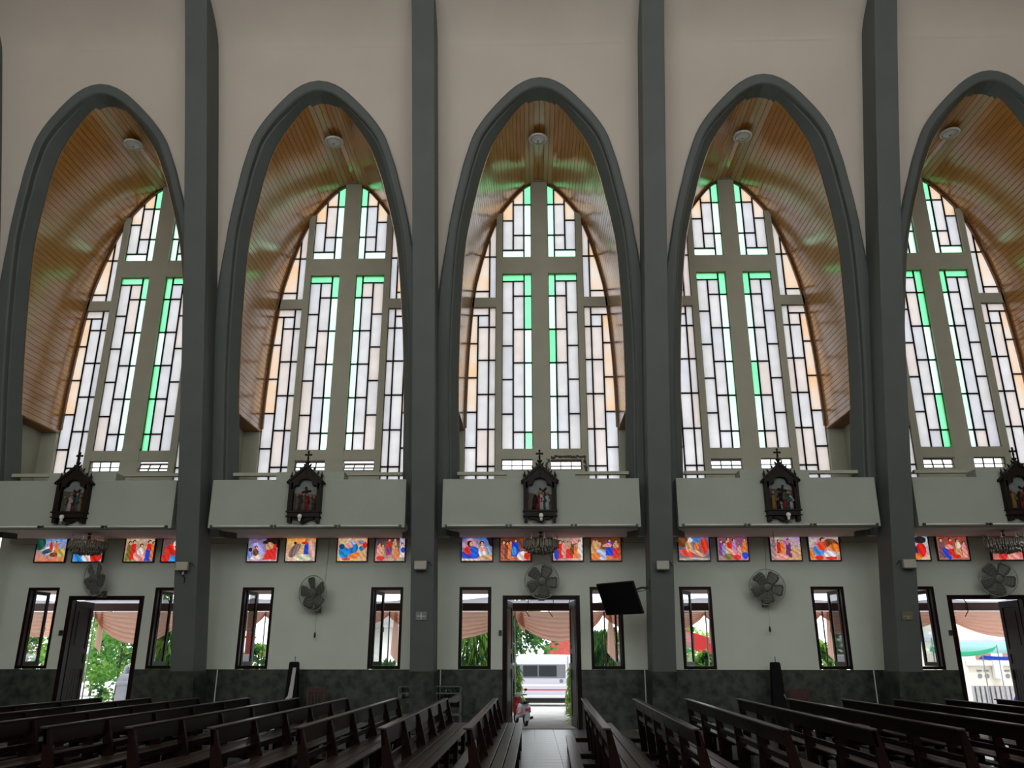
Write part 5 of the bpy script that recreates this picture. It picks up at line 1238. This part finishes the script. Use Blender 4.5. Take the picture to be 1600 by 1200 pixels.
for x in (-1.75, 1.75):
    w = MB().torus((x, 0.10, 0.31), 0.24, 0.085, 24, 8).build('wheel', 'rubber', van, True)
    MB().lathe([(0.02, -0.01), (0.18, 0.0), (0.19, 0.1)], x, 0.02, 0.31, 16, 'y').build('hubcap', 'metal_grey', w)
MB().box(2.0, 2.12, -0.14, -0.02, 1.12, 1.30).build('mirror', 'rubber', van)

# ------------------------------------------------------------------ scooter
sc = empty('scooter', (-0.53, 1.75, gz(1.75)), (0, 0, 0.3)); sc.scale = (0.68, 0.68, 0.68); tag(sc, 'silver and red scooter parked just outside the middle door', 'scooter')
for y in (-0.55, 0.62): 
    w = MB().torus((0, y, 0.24), 0.19, 0.05, 22, 8, 'x').build('wheel', 'rubber', sc, True); MB().lathe([(0.12, -0.02), (0.12, 0.02)], 0, y, 0.24, 12, 'x').build('rim', 'metal_grey', w)
MB().loft([[(sx * w_, y, z) for sx, w_, z in ((-1, wb, zb), (1, wb, zb), (1, wt, zt), (-1, wt, zt))] for y, wb, zb, wt, zt in ((-0.72, 0.05, 0.42, 0.04, 0.62), (-0.55, 0.15, 0.36, 0.15, 0.72), (-0.2, 0.17, 0.28, 0.15, 0.74), (0.15, 0.14, 0.22, 0.12, 0.55), (0.35, 0.10, 0.22, 0.08, 0.40))]).build('rear_body', 'bike_silver', sc, True, bevel=0.03)
for s in (-1, 1): MB().loft([[(s * 0.155, -0.60, 0.44), (s * 0.175, -0.60, 0.46), (s * 0.165, -0.60, 0.62)], [(s * 0.17, -0.2, 0.36), (s * 0.19, -0.2, 0.40), (s * 0.17, -0.2, 0.60)], [(s * 0.14, 0.1, 0.36), (s * 0.15, 0.1, 0.38), (s * 0.14, 0.1, 0.46)]]).build('side_cover', 'bike_red', sc)
MB().loft([[(-0.12, -0.6, 0.74), (0.12, -0.6, 0.74), (0.10, -0.6, 0.80), (-0.10, -0.6, 0.80)], [(-0.14, -0.2, 0.75), (0.14, -0.2, 0.75), (0.12, -0.2, 0.80), (-0.12, -0.2, 0.80)], [(-0.09, 0.12, 0.66), (0.09, 0.12, 0.66), (0.08, 0.12, 0.72), (-0.08, 0.12, 0.72)]]).build('seat', 'rubber', sc)
MB().loft([[(-0.16, 0.40, 0.30), (0.16, 0.40, 0.30), (0.12, 0.46, 0.30), (-0.12, 0.46, 0.30)], [(-0.19, 0.42, 0.65), (0.19, 0.42, 0.65), (0.12, 0.52, 0.65), (-0.12, 0.52, 0.65)], [(-0.12, 0.40, 0.92), (0.12, 0.40, 0.92), (0.08, 0.48, 0.92), (-0.08, 0.48, 0.92)]]).build('leg_shield', 'bike_red', sc, True)
MB().tube([(-0.32, 0.34, 0.98), (-0.1, 0.40, 0.97), (0.1, 0.40, 0.97), (0.32, 0.34, 0.98)], 0.018, 8).build('handlebar', 'rubber', sc)
MB().ball((0, 0.44, 0.97), 0.10, 10, 8, (1.3, 0.9, 0.9)).build('head_cowl', 'bike_silver', sc, True)
for s in (-1, 1):
    q = MB().tube([(s * 0.2, 0.37, 0.98), (s * 0.27, 0.36, 1.12)], 0.007, 5).build('mirror_stem', 'rubber', sc); MB().ball((s * 0.28, 0.36, 1.15), 0.06, 10, 6, (1, 0.35, 0.7)).build('mirror', 'rubber', q, True)
MB().box(-0.07, 0.07, -0.78, -0.70, 0.50, 0.60).build('tail_light', 'red_line', sc, bevel=0.02)
MB().box(-0.08, 0.08, -0.82, -0.74, 0.20, 0.46).build('rear_fender', 'bike_silver', sc, bevel=0.02)
MB().tube([(0.15, 0.0, 0.2), (0.16, -0.5, 0.26), (0.16, -0.78, 0.30)], 0.045, 8).build('exhaust', 'metal_dark', sc, True)

# ------------------------------------------------------------------ stone post, stalls, house
sp = empty('stone_post', (-12.0, 5.6, gz(5.6))); tag(sp, 'grey stone gate post with rounded knob in the far-left doorway', 'post')
MB().loft([[(-0.36, -0.2, 0), (0.20, -0.2, 0), (0.20, 0.2, 0), (-0.36, 0.2, 0)], [(-0.26, -0.2, 0.16), (0.20, -0.2, 0.16), (0.20, 0.2, 0.16), (-0.26, 0.2, 0.16)], [(-0.18, -0.18, 0.3), (0.18, -0.18, 0.3), (0.18, 0.18, 0.3), (-0.18, 0.18, 0.3)]]).build('base', 'stone_grey', sp)
MB().loft([[(-s, -s, z), (s, -s, z), (s, s, z), (-s, s, z)] for s, z in ((0.18, 0.3), (0.165, 0.82), (0.20, 0.84), (0.20, 0.90), (0.17, 0.93), (0.16, 1.02), (0.12, 1.10), (0.06, 1.14))]).build('shaft', 'stone_grey', sp)
MB().lathe([(0.06, 1.12), (0.085, 1.17), (0.08, 1.30), (0.05, 1.36), (0.01, 1.38)], seg=12).build('knob', 'stone_grey', sp, True)

rh = empty('roofed_stall', (2.2, 20.5, gz(20.5))); tag(rh, 'stall with a red roof behind the white van', 'stall')
MB().box(-1.6, 2.2, 0, 2.2, 0, 2.0).build('wall', 'house_white', rh)
MB().prism([(-2.0, 1.9), (2.6, 1.9), (2.1, 2.9), (-1.2, 3.0)], -0.5, 2.6).build('roof', 'tile_red', rh)
wh_ = empty('white_house', (-6.2, 17.0, gz(17))); tag(wh_, 'white house seen through the right window of the left bay', 'house')
MB().box(-2, 2.2, 0, 3, 0, 3.0).build('wall', 'house_white', wh_)
MB().prism([(-2.4, 2.95), (2.6, 2.95), (1.8, 3.9), (-1.6, 3.9)], -0.4, 3.4).build('roof', 'slat_grey', wh_)
for i in range(5): MB().box(0.4 + i * 0.3, 0.6 + i * 0.3, -0.03, 0.0, 1.9, 2.1).build('vent', 'van_grey', wh_)
# red canopy and blue bunting beyond the right bay
rc = empty('red_canopy', (5.6, 8.2, gz(8.2))); tag(rc, 'red sheet canopy sloping beyond the left window of the right bay', 'canopy')
ms = MB(); 
for a in range(10):
    x0, x1 = -1.2 + a * 0.24, -1.2 + (a + 1) * 0.24
    ms.quad((x0, 0, 2.55 - 0.32 * (x0 + 1.2)), (x1, 0, 2.55 - 0.32 * (x1 + 1.2)), (x1, 0.35, 2.05 - 0.32 * (x1 + 1.2) + 0.03 * math.sin(a * 2)), (x0, 0.35, 2.05 - 0.32 * (x0 + 1.2) + 0.03 * math.sin(a * 2 - 2)))
q = ms.build('sheet', 'tarp_red', rc, weld=True); q.modifiers.new('t', 'SOLIDIFY').thickness = 0.012
for x in (-1.2, 1.2): MB().tube([(x, 0.05, 0), (x, 0.05, 2.5 - 0.32 * (x + 1.2))], 0.025, 6).build('pole', 'metal_grey', rc)
bf = empty('blue_banner', (4.45, 6.9, gz(6.9))); tag(bf, 'blue and white striped banner beyond the right bay', 'banner')
MB().box(-0.10, 0.16, 0, 0.012, 0.2, 1.45).build('cloth', 'sheet_white', bf)
for z in (0.55, 0.85, 1.15): MB().prism([(-0.06, z), (0.16, z + 0.02), (0.14, z + 0.14), (-0.06, z + 0.16)], -0.006, 0.0).build('stripe', 'tarp_blue', bf)
MB().tube([(-0.1, 0.006, 0), (-0.1, 0.006, 1.6)], 0.02, 6).build('pole', 'metal_grey', bf)

# cream house with pierced balustrade beyond the far-right door
hs = empty('cream_house', (16.0, 11.5, gz(11.5))); tag(hs, 'cream house with pierced balustrade beyond the far-right door', 'house')
MB().box(-1.05, 4, 0, 5, 0.75, 3.4).build('wall', 'house_cream', hs)
MB().box(-1.05, 4, -0.02, 0.0, 1.62, 1.95).build('dark_band', 'house_brown', hs)
for i in range(5): MB().box(-1.05 + i * 0.95, -0.65 + i * 0.95, -0.05, 0.0, 1.55, 2.0).build('pier', 'house_cream', hs)
MB().box(-1.05, 4, -0.14, -0.02, 1.42, 1.58).build('coping', 'house_cream', hs)
MB().box(-0.14, 0.14, -0.22, -0.02, 1.0, 1.74).build('centre_post', 'house_white', hs)
for i in range(6):
    x = -0.58 + i * 0.24
    if abs(x - 0.0) < 0.2: continue
    MB().lathe([(0.075, -0.03), (0.075, 0.0)], x, 0, 1.08, 12, 'y').build('round_hole', 'van_grey', hs)
    MB().box(x - 0.08, x + 0.08, -0.03, 0.0, 1.22, 1.28).build('slot', 'van_grey', hs)
MB().box(-1.25, -1.0, -0.1, 0.1, 0, 2.6).build('corner_pillar', 'house_cream', hs)
MB().box(-1.0, 4, -0.02, 0.0, 0.0, 0.75).build('back_board', 'van_grey', hs)
for i in range(22): MB().box(-1.0 + i * 0.17, -0.89 + i * 0.17, -0.08, -0.03, 0.0, 0.74).build('slat', 'slat_grey', hs)
# tarpaulins slung across
def tarp(x, y, z, w, h, sag, m, lab):
    mb = MB(); n_ = 16
    for a in range(n_):
        u0, u1 = a / n_, (a + 1) / n_
        f = lambda u: -sag * 4 * u * (1 - u)
        mb.quad(((u0 - 0.5) * w, 0, f(u0)), ((u1 - 0.5) * w, 0, f(u1)), ((u1 - 0.5) * w, 0.25, f(u1) - h), ((u0 - 0.5) * w, 0.25, f(u0) - h))
    o = empty('tarpaulin', (x, y, gz(y)))
    q = mb.build('sheet', m, o, weld=True, smooth=True); q.modifiers.new('t', 'SOLIDIFY').thickness = 0.01; q.location = (0, 0, z)
    for s in (-1, 1): MB().tube([(s * w * 0.5, 0.0, 0), (s * w * 0.5, 0.0, z + 0.05)], 0.018, 6).build('pole', 'metal_grey', o)
    tag(o, lab, 'tarpaulin', 'tarpaulins beyond the far-right door')
tarp(14.4, 9.2, 2.46, 4.4, 0.30, 0.05, 'sheet_white', 'greyish white tarpaulin below the peach swag of the far-right door')
tarp(14.3, 8.4, 2.20, 3.6, 0.34, 0.10, 'tarp_pale', 'pale mint tarpaulin slung in the far-right doorway')
tarp(13.3, 8.0, 1.96, 2.0, 0.14, 0.16, 'tarp_green', 'green tarpaulin edge slung in the far-right doorway')
tarp(14.4, 7.6, 1.68, 1.6, 0.10, 0.04, 'tarp_blue', 'deep blue tarpaulin edge in the far-right doorway')
bk = empty('blue_seat_cover', (12.95, 4.2, gz(4.2)), (0, 0, 0.4)); tag(bk, 'blue and white vehicle cover above the pews in the far-right doorway', 'cover')
MB().loft([[(-0.5, -0.2, 0), (0.5, -0.2, 0), (0.5, 0.2, 0), (-0.5, 0.2, 0)], [(-0.5, -0.2, 0.5), (0.5, -0.2, 0.45), (0.5, 0.2, 0.45), (-0.5, 0.2, 0.5)], [(-0.45, -0.1, 0.72), (0.3, -0.1, 0.58), (0.3, 0.1, 0.58), (-0.45, 0.1, 0.72)]]).build('cover', 'tarp_blue', bk, bevel=0.04)
MB().box(-0.45, 0.3, -0.215, -0.2, 0.36, 0.44).build('stripe', 'sheet_white', bk)
